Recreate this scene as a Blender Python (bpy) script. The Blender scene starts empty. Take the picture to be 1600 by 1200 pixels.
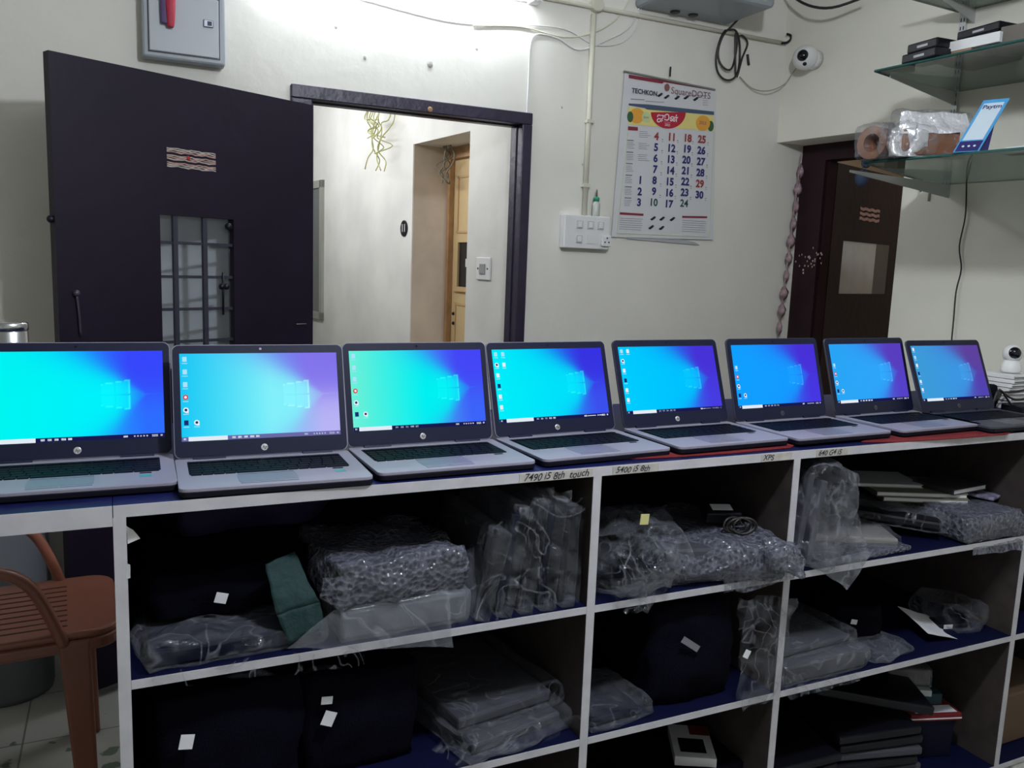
import bpy, bmesh, math, random
from mathutils import Vector, Matrix, Euler, noise
D = bpy.data
C = bpy.context.scene.collection
PI = math.pi

# ------------------------------------------------------------------ camera
T = 1.06                      # height of the counter top
FPX = 1299.6                  # focal length in px of a 1600 px wide frame
YAW, PITCH, ROLL, HC = math.radians(25.384), math.radians(8.182), math.radians(2.138), 0.4187
CAM = Vector((0, 0, HC + T))
Fv = Vector((math.sin(YAW)*math.cos(PITCH), math.cos(YAW)*math.cos(PITCH), -math.sin(PITCH)))
R0 = Vector((math.cos(YAW), -math.sin(YAW), 0)); U0 = R0.cross(Fv)
Rv = math.cos(ROLL)*R0 + math.sin(ROLL)*U0
Uv = -math.sin(ROLL)*R0 + math.cos(ROLL)*U0
cd = D.cameras.new('camera'); cam = D.objects.new('camera', cd); C.objects.link(cam)
cd.sensor_width = 36; cd.lens = FPX/1600*36; cd.clip_start = .02
M = Matrix((Rv, Uv, -Fv)).transposed().to_4x4(); M.translation = CAM
cam.matrix_world = M
bpy.context.scene.camera = cam

# ------------------------------------------------------------------ world, exposure, lights
vs = bpy.context.scene.view_settings
vs.view_transform = 'Standard'; vs.look = 'None'; vs.exposure = 0.0; vs.gamma = 1.0; vs.use_curve_mapping = False
w = D.worlds.new('world'); bpy.context.scene.world = w; w.use_nodes = True
w.node_tree.nodes['Background'].inputs[0].default_value = (.5, .6, .8, 1)
w.node_tree.nodes['Background'].inputs[1].default_value = .02

def area(name, loc, rot, sx, sy, power, col):
    l = D.lights.new(name, 'AREA'); l.shape = 'RECTANGLE'; l.size = sx; l.size_y = sy
    l.energy = power; l.color = col
    o = D.objects.new(name, l); C.objects.link(o); o.location = loc; o.rotation_euler = rot
    return o
TUBE_W = 80.0       # emission strength of the tube light over the doorway
_l = D.lights.new('fill_light', 'POINT'); _l.energy = 103; _l.color = (.86, .91, 1); _l.shadow_soft_size = .07  # unseen fill added to brighten the walls and counter
_o = D.objects.new('fill_light', _l); C.objects.link(_o); _o.location = (.9, .55, 2.62)
area('corridor_lamp_light', (.36, 4.7, 2.35), (0, -PI/2, 0), .15, 2.2, 23, (.95, .97, 1))
area('next_room_lamp_light', (4.2, 3.4, 2.6), (0, 0, 0), .5, .5, 13, (1, .90, .78))

# ------------------------------------------------------------------ pixel rays -> places in the room
def ray(x, y): return Fv + Rv*((x-800)/FPX) - Uv*((y-600)/FPX)
def onY(x, y, Y): d = ray(x, y); return CAM + d*(Y/d.y)
def onZ(x, y, z): d = ray(x, y); return CAM + d*((z+T-CAM.z)/d.z)       # z relative to the counter top
def onP(x, y, P, n): d = ray(x, y); return CAM + d*((P-CAM).dot(n)/d.dot(n))
def srgb(r, g, b):
    f = lambda c: ((c/255)/12.92 if c/255 <= .04045 else ((c/255+.055)/1.055)**2.4)
    return (f(r), f(g), f(b))

# ------------------------------------------------------------------ materials
def mat(name, col, rough=.5, metal=0, bump=0, bscale=30, var=0, vscale=4, spec=.5, coat=0, detail=4):
    m = D.materials.new(name); m.use_nodes = True; nt = m.node_tree; b = nt.nodes['Principled BSDF']
    c = (*col, 1)
    b.inputs['Base Color'].default_value = c; b.inputs['Roughness'].default_value = rough
    b.inputs['Metallic'].default_value = metal; b.inputs['Specular IOR Level'].default_value = spec
    if coat: b.inputs['Coat Weight'].default_value = coat
    tc = nt.nodes.new('ShaderNodeTexCoord')
    if var:
        n = nt.nodes.new('ShaderNodeTexNoise'); n.inputs['Scale'].default_value = vscale; n.inputs['Detail'].default_value = detail
        nt.links.new(tc.outputs['Object'], n.inputs['Vector'])
        r = nt.nodes.new('ShaderNodeValToRGB')
        r.color_ramp.elements[0].position = .35; r.color_ramp.elements[1].position = .65
        r.color_ramp.elements[0].color = (*[max(0, v*(1-var)) for v in col], 1)
        r.color_ramp.elements[1].color = (*[min(1, v*(1+var*.5)) for v in col], 1)
        nt.links.new(n.outputs['Fac'], r.inputs['Fac']); nt.links.new(r.outputs['Color'], b.inputs['Base Color'])
    if bump:
        n = nt.nodes.new('ShaderNodeTexNoise'); n.inputs['Scale'].default_value = bscale; n.inputs['Detail'].default_value = detail
        nt.links.new(tc.outputs['Object'], n.inputs['Vector'])
        bp = nt.nodes.new('ShaderNodeBump'); bp.inputs['Strength'].default_value = bump; bp.inputs['Distance'].default_value = .01
        nt.links.new(n.outputs['Fac'], bp.inputs['Height']); nt.links.new(bp.outputs['Normal'], b.inputs['Normal'])
    return m
def emis(name, col, s=1):
    m = D.materials.new(name); m.use_nodes = True; nt = m.node_tree; nt.nodes.clear()
    e = nt.nodes.new('ShaderNodeEmission'); o = nt.nodes.new('ShaderNodeOutputMaterial')
    e.inputs[0].default_value = (*col, 1); e.inputs[1].default_value = s
    nt.links.new(e.outputs[0], o.inputs[0]); return m
def film(name, alpha=.3, col=(.7, .72, .78), bubble=False, rough=.2, bscale=18, bump=.6):
    """thin plastic: part clear, part milky, with glossy creases"""
    m = D.materials.new(name); m.use_nodes = True; nt = m.node_tree; nt.nodes.clear(); N = nt.nodes.new
    o = N('ShaderNodeOutputMaterial'); tr = N('ShaderNodeBsdfTransparent'); pr = N('ShaderNodeBsdfPrincipled')
    pr.inputs['Base Color'].default_value = (*col, 1); pr.inputs['Roughness'].default_value = rough
    pr.inputs['Specular IOR Level'].default_value = 1.0
    mx = N('ShaderNodeMixShader'); tc = N('ShaderNodeNewGeometry')
    bp = N('ShaderNodeBump'); bp.inputs['Strength'].default_value = bump; bp.inputs['Distance'].default_value = .02
    if bubble:
        v = N('ShaderNodeTexVoronoi'); v.inputs['Scale'].default_value = 95
        nt.links.new(tc.outputs['Position'], v.inputs['Vector']); h = v.outputs['Distance']
        bp.inputs['Distance'].default_value = .006
    else:
        v = N('ShaderNodeTexNoise'); v.inputs['Scale'].default_value = bscale; v.inputs['Detail'].default_value = 3; v.inputs['Distortion'].default_value = 1.5
        nt.links.new(tc.outputs['Position'], v.inputs['Vector']); h = v.outputs['Fac']
    nt.links.new(h, bp.inputs['Height']); nt.links.new(bp.outputs['Normal'], pr.inputs['Normal'])
    lw = N('ShaderNodeLayerWeight'); lw.inputs['Blend'].default_value = .35
    n2 = N('ShaderNodeTexNoise'); n2.inputs['Scale'].default_value = 9; n2.inputs['Distortion'].default_value = 2
    nt.links.new(tc.outputs['Position'], n2.inputs['Vector'])
    a = N('ShaderNodeMath'); a.operation = 'MULTIPLY_ADD'; a.inputs[1].default_value = .45; a.inputs[2].default_value = alpha-.15
    nt.links.new(lw.outputs['Facing'], a.inputs[0])
    b = N('ShaderNodeMath'); b.operation = 'MULTIPLY_ADD'; b.inputs[1].default_value = .35; b.use_clamp = True
    nt.links.new(n2.outputs['Fac'], b.inputs[0]); nt.links.new(a.outputs[0], b.inputs[2])
    # creases (or bubble rims) scatter more light than the flat film
    if bubble:
        mr = N('ShaderNodeMapRange'); mr.inputs[1].default_value = .25; mr.inputs[2].default_value = .65; mr.inputs[3].default_value = 0; mr.inputs[4].default_value = .45
        nt.links.new(v.outputs['Distance'], mr.inputs[0])
    else:
        n3 = N('ShaderNodeTexNoise'); n3.inputs['Scale'].default_value = bscale*.6; n3.inputs['Detail'].default_value = 2; n3.inputs['Distortion'].default_value = 1.2
        nt.links.new(tc.outputs['Position'], n3.inputs['Vector'])
        s1n = N('ShaderNodeMath'); s1n.operation = 'SUBTRACT'; s1n.inputs[1].default_value = .5; nt.links.new(n3.outputs['Fac'], s1n.inputs[0])
        s2n = N('ShaderNodeMath'); s2n.operation = 'ABSOLUTE'; nt.links.new(s1n.outputs[0], s2n.inputs[0])
        mr = N('ShaderNodeMapRange'); mr.inputs[1].default_value = 0; mr.inputs[2].default_value = .022; mr.inputs[3].default_value = .26; mr.inputs[4].default_value = 0
        nt.links.new(s2n.outputs[0], mr.inputs[0])
    b2 = N('ShaderNodeMath'); b2.operation = 'ADD'; b2.use_clamp = True; nt.links.new(b.outputs[0], b2.inputs[0]); nt.links.new(mr.outputs[0], b2.inputs[1]); b = b2
    nt.links.new(b.outputs[0], mx.inputs[0]); nt.links.new(tr.outputs[0], mx.inputs[1]); nt.links.new(pr.outputs[0], mx.inputs[2])
    nt.links.new(mx.outputs[0], o.inputs[0]); return m
def glass(name, col=(.8, .9, .87), a=.35, rough=.05):
    m = D.materials.new(name); m.use_nodes = True; nt = m.node_tree; nt.nodes.clear(); N = nt.nodes.new
    o = N('ShaderNodeOutputMaterial'); tr = N('ShaderNodeBsdfTransparent'); tr.inputs[0].default_value = (*col, 1)
    pr = N('ShaderNodeBsdfPrincipled'); pr.inputs['Base Color'].default_value = (*[c*.35 for c in col], 1); pr.inputs['Roughness'].default_value = rough
    mx = N('ShaderNodeMixShader'); mx.inputs[0].default_value = a
    nt.links.new(tr.outputs[0], mx.inputs[1]); nt.links.new(pr.outputs[0], mx.inputs[2]); nt.links.new(mx.outputs[0], o.inputs[0]); return m

m_wall = mat('painted_plaster', (.74, .72, .66), .75, bump=.7, bscale=5, var=.05, vscale=2.2, detail=6)
m_rwall = mat('cream_plaster', (.76, .74, .65), .75, bump=.2, bscale=12, var=.05, vscale=2.5, detail=6)
m_corr = mat('corridor_plaster', (.70, .69, .66), .7, bump=.3, bscale=8, var=.10, vscale=3, detail=6)
m_reveal = mat('reveal_plaster', (.62, .53, .44), .7, bump=.3, bscale=8, var=.12, vscale=5)
m_ceil = mat('ceiling_paint', (.6, .6, .57), .8)
m_doorp = mat('dark_brown_gloss_paint', (.010, .005, .018), .5, spec=.25, bump=.15, bscale=25, var=.25, vscale=3)
m_doorr = mat('dark_maroon_paint', (.020, .007, .010), .5, spec=.2, bump=.15, bscale=25, var=.3, vscale=3)
m_framep = mat('dark_frame_paint', (.022, .015, .040), .4, bump=.3, bscale=30, var=.3, vscale=8)
m_iron = mat('black_iron', (.012, .012, .022), .4, .5)
m_grille = mat('dark_grille_paint', (.03, .03, .05), .4)
m_yel = mat('cream_yellow_wood_paint', (.70, .52, .28), .5, bump=.1, var=.06, vscale=5)
m_wood = mat('brown_wood_frame', (.48, .28, .14), .5, var=.2, vscale=12)
m_whiteedge = mat('white_edge_band', (.47, .46, .49), .45, bump=.05, bscale=60, var=.10, vscale=16)
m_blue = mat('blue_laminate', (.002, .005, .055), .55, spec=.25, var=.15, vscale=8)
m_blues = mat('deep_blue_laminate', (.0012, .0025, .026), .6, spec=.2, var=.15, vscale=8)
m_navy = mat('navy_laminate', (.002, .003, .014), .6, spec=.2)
m_brown = mat('dark_brown_laminate', (.042, .032, .030), .6, var=.3, vscale=20)
m_black = mat('black_plastic', (.004, .004, .008), .45, spec=.3)
m_bag = mat('black_nylon', (.0016, .0016, .006), .85, bump=.3, bscale=200, spec=.08)
m_rub = mat('black_rubber', (.01, .01, .01), .6)
m_bezel = mat('bezel_black', (.007, .009, .030), .45, spec=.25)
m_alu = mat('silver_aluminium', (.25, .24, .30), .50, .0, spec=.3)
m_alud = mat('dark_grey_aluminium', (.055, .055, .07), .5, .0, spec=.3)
m_lapbot = mat('laptop_underside', (.004, .004, .010), .6, spec=.15)
m_pad = mat('touchpad_grey', (.17, .165, .22), .4, 0, spec=.3)
m_padd = mat('touchpad_dark', (.07, .07, .09), .35, .2)
m_key = mat('key_black', (.004, .004, .008), .6, spec=.12)
m_white = mat('white_plastic', (.72, .72, .72), .4)
m_paper = mat('white_paper', (.70, .70, .74), .7)
m_tape = mat('masking_tape', (.42, .40, .37), .7, var=.12, vscale=60)
m_ink = mat('black_ink', (.01, .01, .015), .6)
m_red = mat('red_cloth', (.15, .004, .008), .85, bump=.4, bscale=120)
m_chair = mat('brown_moulded_plastic', (.26, .095, .062), .35, var=.06, vscale=6)
m_grey = mat('grey_powder_coat', (.30, .33, .36), .4, bump=.05)
m_lgrey = mat('light_grey_enamel', (.42, .45, .49), .4)
m_steel = mat('stainless_steel', (.6, .6, .62), .22, 1)
m_pvc = mat('cream_pvc', (.62, .60, .50), .4)
m_wcable = mat('white_cable', (.75, .75, .75), .4)
m_ycable = mat('yellow_green_cable', (.42, .42, .17), .4)
m_dkcable = mat('dark_cable', (.022, .02, .02), .45)
m_film = film('clear_polythene', .0, (.25, .26, .30), rough=.16, bscale=14, bump=1)
m_filmd = film('thin_polythene', -.06, (.25, .26, .30), rough=.14, bscale=16, bump=1)
m_milky = film('milky_polythene', .16, (.26, .27, .31), bscale=10, bump=.3)
m_bub = film('bubble_wrap', .10, (.15, .155, .20), bubble=True, rough=.16, bump=1)
m_glass = glass('green_shelf_glass', (.60, .66, .62), .5)
m_gedge = mat('glass_edge', (.03, .10, .09), .1)
m_pane = glass('door_pane_glass', (.9, .93, .97), .12)
m_teal = mat('teal_cloth', (.003, .025, .026), .8, bump=.4, bscale=60)
m_purple = mat('purple_cloth', (.012, .004, .04), .8, bump=.4, bscale=60)
m_card = mat('brown_cardboard', (.36, .22, .12), .8, var=.1)
m_amber = mat('amber_tape_roll', (.20, .085, .04), .3, coat=.5)
m_foil = mat('silver_foil', (.8, .8, .82), .3, .5, bump=1, bscale=25)
m_tile = None

# ------------------------------------------------------------------ mesh helpers
class MB:
    def __init__(s): s.v = []; s.f = []; s.m = []
    def add(s, vs_, fs, mi=0, mx=None):
        o = len(s.v)
        s.v += [tuple(mx @ Vector(v)) if mx else tuple(v) for v in vs_]
        s.f += [tuple(i+o for i in f) for f in fs]; s.m += [mi]*len(fs); return s
    def box(s, x0, x1, y0, y1, z0, z1, mi=0, mx=None, bev=0):
        if bev:
            bm = bmesh.new(); bmesh.ops.create_cube(bm, size=1)
            for v in bm.verts: v.co = Vector(((x0+x1)/2+v.co.x*(x1-x0), (y0+y1)/2+v.co.y*(y1-y0), (z0+z1)/2+v.co.z*(z1-z0)))
            bmesh.ops.bevel(bm, geom=bm.edges[:], offset=bev, segments=2, affect='EDGES', profile=.5)
            bm.verts.index_update()
            s.add([v.co.copy() for v in bm.verts], [[v.index for v in f.verts] for f in bm.faces], mi, mx); bm.free(); return s
        v = [(x, y, z) for x in (x0, x1) for y in (y0, y1) for z in (z0, z1)]
        return s.add(v, [(0, 1, 3, 2), (4, 6, 7, 5), (0, 4, 5, 1), (2, 3, 7, 6), (0, 2, 6, 4), (1, 5, 7, 3)], mi, mx)
    def prism(s, pts, z0, z1, mi=0, mx=None):      # pts in xy, counter-clockwise
        n = len(pts); v = [(x, y, z0) for x, y in pts]+[(x, y, z1) for x, y in pts]
        f = [tuple(range(n))[::-1], tuple(range(n, 2*n))]+[(i, (i+1) % n, n+(i+1) % n, n+i) for i in range(n)]
        return s.add(v, f, mi, mx)
    def cyl(s, r, z0, z1, n=24, mi=0, mx=None, r2=None):
        r2 = r if r2 is None else r2
        v = [(r*math.cos(2*PI*i/n), r*math.sin(2*PI*i/n), z0) for i in range(n)]+[(r2*math.cos(2*PI*i/n), r2*math.sin(2*PI*i/n), z1) for i in range(n)]
        f = [tuple(range(n))[::-1], tuple(range(n, 2*n))]+[(i, (i+1) % n, n+(i+1) % n, n+i) for i in range(n)]
        return s.add(v, f, mi, mx)
    def lathe(s, prof, n=28, mi=0, mx=None):
        v = []; f = []
        for r, z in prof: v += [(r*math.cos(2*PI*i/n), r*math.sin(2*PI*i/n), z) for i in range(n)]
        for k in range(len(prof)-1):
            for i in range(n): f.append((k*n+i, k*n+(i+1) % n, (k+1)*n+(i+1) % n, (k+1)*n+i))
        f.append(tuple(range(n))[::-1]); f.append(tuple(range((len(prof)-1)*n, len(prof)*n)))
        return s.add(v, f, mi, mx)
    def sphere(s, r, c=(0, 0, 0), sx=1, sy=1, sz=1, mi=0, mx=None, n=20, k=12):
        v = [(c[0], c[1], c[2]-r*sz)]; f = []
        for j in range(1, k):
            a = PI*j/k-PI/2
            v += [(c[0]+r*sx*math.cos(a)*math.cos(2*PI*i/n), c[1]+r*sy*math.cos(a)*math.sin(2*PI*i/n), c[2]+r*sz*math.sin(a)) for i in range(n)]
        v.append((c[0], c[1], c[2]+r*sz)); L = len(v)-1
        f += [(0, 1+(i+1) % n, 1+i) for i in range(n)]
        for j in range(k-2):
            for i in range(n): f.append((1+j*n+i, 1+j*n+(i+1) % n, 1+(j+1)*n+(i+1) % n, 1+(j+1)*n+i))
        f += [(L, 1+(k-2)*n+i, 1+(k-2)*n+(i+1) % n) for i in range(n)]
        return s.add(v, f, mi, mx)
    def tube(s, pts, r, n=8, mi=0, mx=None, smooth=4, ry=None):
        pts = [Vector(p) for p in pts]
        if smooth and len(pts) > 2:
            q = [pts[0]+(pts[0]-pts[1])]+pts+[pts[-1]+(pts[-1]-pts[-2])]; o = []
            for i in range(1, len(q)-2):
                for k in range(smooth):
                    t = k/smooth; a, b, c, d = q[i-1], q[i], q[i+1], q[i+2]
                    o.append(.5*((2*b)+(c-a)*t+(2*a-5*b+4*c-d)*t*t+(3*b-a-3*c+d)*t**3))
            pts = o+[pts[-1]]
        v = []; f = []; up = Vector((.13, .31, .94)); N = len(pts)
        for i, p in enumerate(pts):
            t = (pts[min(i+1, N-1)]-pts[max(i-1, 0)]).normalized()
            a = t.cross(up)
            if a.length < .05: a = t.cross(Vector((1, 0, 0)))
            a.normalize(); b = a.cross(t).normalized(); up = b
            for k in range(n):
                th = 2*PI*k/n; v.append(p+a*(r*math.cos(th))+b*((ry or r)*math.sin(th)))
        for i in range(N-1):
            for k in range(n): f.append((i*n+k, (i+1)*n+k, (i+1)*n+(k+1) % n, i*n+(k+1) % n))
        f.append(tuple(range(n))); f.append(tuple(range((N-1)*n, N*n))[::-1])
        return s.add(v, f, mi, mx)
    def rslab(s, w, h, z0, z1, r, cx=0, cy=0, mi=0, mx=None, n=6):
        pts = []
        for (sx, sy, a0) in ((1, -1, -90), (1, 1, 0), (-1, 1, 90), (-1, -1, 180)):
            for k in range(n+1):
                a = math.radians(a0+90*k/n); pts.append((cx+sx*(w/2-r)+r*math.cos(a), cy+sy*(h/2-r)+r*math.sin(a)))
        return s.prism(pts, z0, z1, mi, mx)
    def quad(s, a, b, c, d, mi=0, mx=None): return s.add([a, b, c, d], [(0, 1, 2, 3)], mi, mx)
    def build(s, name, mats, parent=None, smooth=False, loc=None):
        me = D.meshes.new(name); me.from_pydata([tuple(v) for v in s.v], [], s.f)
        if not isinstance(mats, (list, tuple)): mats = [mats]
        for m in mats: me.materials.append(m)
        me.polygons.foreach_set('material_index', s.m)
        bm = bmesh.new(); bm.from_mesh(me); bmesh.ops.recalc_face_normals(bm, faces=bm.faces); bm.to_mesh(me); bm.free()
        if smooth: me.polygons.foreach_set('use_smooth', [True]*len(me.polygons))
        me.update()
        o = D.objects.new(name, me); C.objects.link(o)
        if parent: o.parent = parent
        if loc: o.location = loc
        return o
def empty(name, label, cat, loc=(0, 0, 0), rz=0, group=None):
    o = D.objects.new(name, None); C.objects.link(o); o.location = loc; o.rotation_euler = (0, 0, rz)
    o.empty_display_size = .05; tag(o, label, cat, group); return o
def tag(o, label, cat, group=None, kind=None):
    o['label'] = label; o['category'] = cat
    if group: o['group'] = group
    if kind: o['kind'] = kind
    return o
def struct(o): o['kind'] = 'structure'; return o
def soften(o, w=.003, seg=2):
    md = o.modifiers.new('bevel', 'BEVEL'); md.width = w; md.segments = seg; md.limit_method = 'ANGLE'; md.angle_limit = .6
    return o
_tc = {}
def text_geo(s, size=1.0, shear=0, align='CENTER', bold=0):
    k = (s, size, shear, align, bold)
    if k in _tc: return _tc[k]
    cu = D.curves.new('t', 'FONT'); cu.body = s; cu.size = size; cu.shear = shear; cu.align_x = align; cu.align_y = 'CENTER'
    cu.offset = bold; cu.resolution_u = 3
    o = D.objects.new('t', cu); C.objects.link(o)
    dg = bpy.context.evaluated_depsgraph_get(); dg.update()
    me = D.meshes.new_from_object(o.evaluated_get(dg))
    r = ([v.co.copy() for v in me.vertices], [tuple(p.vertices) for p in me.polygons])
    D.objects.remove(o); D.curves.remove(cu); D.meshes.remove(me)
    _tc[k] = r; return r
def frame(o, x, y):           # matrix with origin o, local x axis x, local y axis y (text plane)
    x = Vector(x).normalized(); y = Vector(y); z = x.cross(y).normalized(); y = z.cross(x)
    m = Matrix((x, y, z)).transposed().to_4x4(); m.translation = Vector(o); return m
def nz(p, sc, seed): return noise.noise_vector(Vector(p)*sc+Vector((seed*7.3, seed*3.1, seed*1.7)))
def sheet(mb, P00, P10, P11, P01, nu=16, nv=16, amp=.01, sc=12, seed=0, mi=0, sag=None):
    P00, P10, P11, P01 = map(Vector, (P00, P10, P11, P01)); v = []; f = []
    for j in range(nv+1):
        for i in range(nu+1):
            a, b = i/nu, j/nv
            p = (P00*(1-a)+P10*a)*(1-b)+(P01*(1-a)+P11*a)*b
            if sag: p = p+Vector(sag)*math.sin(PI*a)*math.sin(PI*b)
            v.append(p+nz(p, sc, seed)*amp+nz(p, sc*3, seed+5)*amp*.35)
    for j in range(nv):
        for i in range(nu): k = j*(nu+1)+i; f.append((k, k+1, k+nu+2, k+nu+1))
    return mb.add(v, f, mi)
def puff(mb, dx, dy, dz, amp=.01, sc=10, seed=0, n=9, mi=0, mx=None, rnd=.35, flat=True):
    """a crumpled, rounded box standing on z=0, size dx,dy,dz, centred in x,y"""
    v = []; f = []; idx = {}
    def vid(p):
        k = tuple(round(c, 5) for c in p)
        if k not in idx:
            idx[k] = len(v); q = Vector(p); s = q.normalized()*1.0
            q = q*(1-rnd)+s*rnd*max(abs(q.x), abs(q.y), abs(q.z))*1.25
            q = Vector((q.x*dx/2, q.y*dy/2, q.z*dz/2))
            q = q+nz(q, sc, seed)*amp+nz(q, sc*2.7, seed+3)*amp*.45
            q.z += dz/2
            if flat: q.z = max(q.z, .0008)
            v.append(q)
        return idx[k]
    for ax in range(3):
        for sg in (-1, 1):
            for i in range(n):
                for j in range(n):
                    q = []
                    for a, b in ((i, j), (i+1, j), (i+1, j+1), (i, j+1)):
                        p = [0, 0, 0]; p[ax] = sg; p[(ax+1) % 3] = -1+2*a/n; p[(ax+2) % 3] = -1+2*b/n; q.append(vid(p))
                    f.append(tuple(q))
    return mb.add(v, f, mi, mx)
def RZ(a, loc=(0, 0, 0)): return Matrix.Translation(loc) @ Matrix.Rotation(a, 4, 'Z')

# ------------------------------------------------------------------ the room
YW = 3.30                                             # inner face of the back wall
th = math.radians(7.6)
A = onY(1214, 223, YW); A.z = T                       # room corner between back wall and right wall
rd = Vector((math.sin(th), -math.cos(th), 0)); rn = Vector((math.cos(th), math.sin(th), 0))
def RW(x, y, off=0): return onP(x, y, A+rn*off, rn)    # pixel -> right wall plane (off = into the wall)
def rs(P): d = P-A; return d.dot(rd), d.dot(rn), P.z-T # along wall towards camera, depth, height over counter
RM = Matrix((rd, rn, Vector((0, 0, 1)))).transposed().to_4x4(); RM.translation = A   # local (s, off, z-T)
HCEIL = 2.95
fTL, fTR = onY(455, 130, YW-.02), onY(833, 182, YW-.02)
iTL, iTR = onY(488, 157, YW-.02), onY(817, 192, YW-.02)
zleaf = (onY(488, 167, YW-.02).z+onY(800, 201, YW-.02).z)/2
DX0, DX1, DZ = fTL.x+.03, fTR.x-.03, fTL.z-.03        # rough opening
dz_in = (iTL.z+iTR.z)/2
WT = .08
b = MB()
b.box(-2.4, DX0, YW, YW+WT, 0, HCEIL); b.box(DX0, DX1, YW, YW+WT, DZ, HCEIL); b.box(DX1, A.x+.32, YW, YW+WT, 0, HCEIL)
struct(b.build('wall_back', m_wall))
s1, _, zt = rs(RW(1382, 198)); zt = rs(RW(1214, 223))[2]
sj = rs(RW(1400, 400))[0]; WR = .22
b = MB()
b.box(0, sj, 0, WR, zt, HCEIL-T, mx=RM); b.box(sj, 5.6, 0, WR, -T, HCEIL-T, mx=RM)
struct(b.build('wall_right', m_rwall))
struct(MB().box(-2.5, -2.4, -2.2, YW+WT, 0, HCEIL).build('wall_left', m_rwall))
struct(MB().box(-2.5, 4.2, -2.3, -2.2, 0, HCEIL).build('wall_front', m_rwall))
struct(MB().box(-2.5, 5.6, -2.3, 8.3, HCEIL, HCEIL+.1).build('ceiling', m_ceil))
# floor: pale tiles with small green leaf motifs
m_tile = D.materials.new('pale_patterned_tile'); m_tile.use_nodes = True
nt = m_tile.node_tree; bs = nt.nodes['Principled BSDF']; bs.inputs['Roughness'].default_value = .35
tc = nt.nodes.new('ShaderNodeTexCoord'); mp = nt.nodes.new('ShaderNodeMapping'); nt.links.new(tc.outputs['Object'], mp.inputs[0])
br = nt.nodes.new('ShaderNodeTexBrick'); br.offset = 0; br.inputs['Scale'].default_value = 1
br.inputs['Brick Width'].default_value = .3; br.inputs['Row Height'].default_value = .3; br.inputs['Mortar Size'].default_value = .003
br.inputs['Color1'].default_value = (.42, .42, .38, 1); br.inputs['Color2'].default_value = (.40, .40, .37, 1); br.inputs['Mortar'].default_value = (.18, .18, .16, 1)
nt.links.new(mp.outputs[0], br.inputs['Vector'])
vo = nt.nodes.new('ShaderNodeTexVoronoi'); vo.inputs['Scale'].default_value = 9; vo.inputs['Randomness'].default_value = .6; nt.links.new(mp.outputs[0], vo.inputs['Vector'])
nn_ = nt.nodes.new('ShaderNodeTexNoise'); nn_.inputs['Scale'].default_value = 30; nt.links.new(mp.outputs[0], nn_.inputs['Vector'])
ad = nt.nodes.new('ShaderNodeMath'); ad.operation = 'MULTIPLY_ADD'; ad.inputs[1].default_value = .35; nt.links.new(nn_.outputs['Fac'], ad.inputs[0]); nt.links.new(vo.outputs['Distance'], ad.inputs[2])
rp = nt.nodes.new('ShaderNodeValToRGB'); rp.color_ramp.elements[0].position = .36; rp.color_ramp.elements[1].position = .40
rp.color_ramp.elements[0].color = (.30, .38, .33, 1); rp.color_ramp.elements[1].color = (1, 1, 1, 1); nt.links.new(ad.outputs[0], rp.inputs[0])
mxn = nt.nodes.new('ShaderNodeMixRGB'); mxn.blend_type = 'MULTIPLY'; mxn.inputs[0].default_value = 1
nt.links.new(br.outputs['Color'], mxn.inputs[1]); nt.links.new(rp.outputs[0], mxn.inputs[2]); nt.links.new(mxn.outputs[0], bs.inputs['Base Color'])
struct(MB().box(-2.5, 5.6, -2.3, 8.3, -.1, 0).build('floor', m_tile))

# back door frame
b = MB()
fy0, fy1 = YW-.02, YW+WT+.02
b.box(fTL.x, iTL.x, fy0, fy1, 0, dz_in, bev=.004); b.box(iTR.x, fTR.x, fy0, fy1, 0, dz_in, bev=.004)
b.box(fTL.x, fTR.x, fy0, fy1, dz_in, fTL.z, bev=.004)
b.box(iTR.x-.006, iTR.x+.01, fy0+.05, fy1-.03, 0, dz_in)
b.box(iTL.x, iTR.x, fy0+.05, fy1-.03, dz_in-.006, dz_in+.01)
fr = struct(b.build('door_1_frame', m_framep)); 
p = onY(672, 171, fy0); MB().lathe([(.0, 0), (.011, .001), (.009, .004), (.004, .005)], 14, mx=frame(p, (1, 0, 0), (0, 0, 1))).build('mark', m_card, fr)

# back door leaf, swung open towards the counter
hp = Vector((iTL.x+.004, YW-.022, 0)); fe = onZ(75, 77, zleaf-T+.006)
e = Vector((fe.x-hp.x, fe.y-hp.y, 0)); LW = e.length; e.normalize(); ln = Vector((e.y, -e.x, 0))   # ln faces camera?
if (CAM-hp).dot(ln) < 0: ln = -ln
LM = Matrix((e, ln, Vector((0, 0, 1)))).transposed().to_4x4(); LM.translation = hp
def LP(x, y): P = onP(x, y, hp+Vector((0, 0, 1)), ln); d = P-hp; return d.dot(e), P.z
u0, zt1 = LP(365, 343); u1, _ = LP(250, 342); zb1 = T+.02
leaf = empty('door_2', '', ''); leaf.matrix_world = LM
del leaf['label']; del leaf['category']; leaf['kind'] = 'structure'
TH = .036; ztop = zleaf+.004; b = MB()
b.box(0, u0, -TH, 0, .03, ztop); b.box(u1, LW, -TH, 0, .03, ztop); b.box(u0, u1, -TH, 0, zt1, ztop); b.box(u0, u1, -TH, 0, .03, zb1)
b.build('door_panel', m_doorp, leaf)
b = MB().box(u0, u1, -TH+.006, -TH+.010, zb1, zt1); b.build('window_pane', m_pane, leaf)
for px in (277, 323): u, _ = LP(px, 420); MB().box(u-.008, u+.008, -.018, -.006, zb1, zt1).build('grille_upright', m_grille, leaf)
for py in (381, 433, 483, 533): _, z = LP(310, py); MB().box(u0, u1, -.016, -.010, z-.005, z+.005).build('grille_crossbar', m_grille, leaf)
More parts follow.
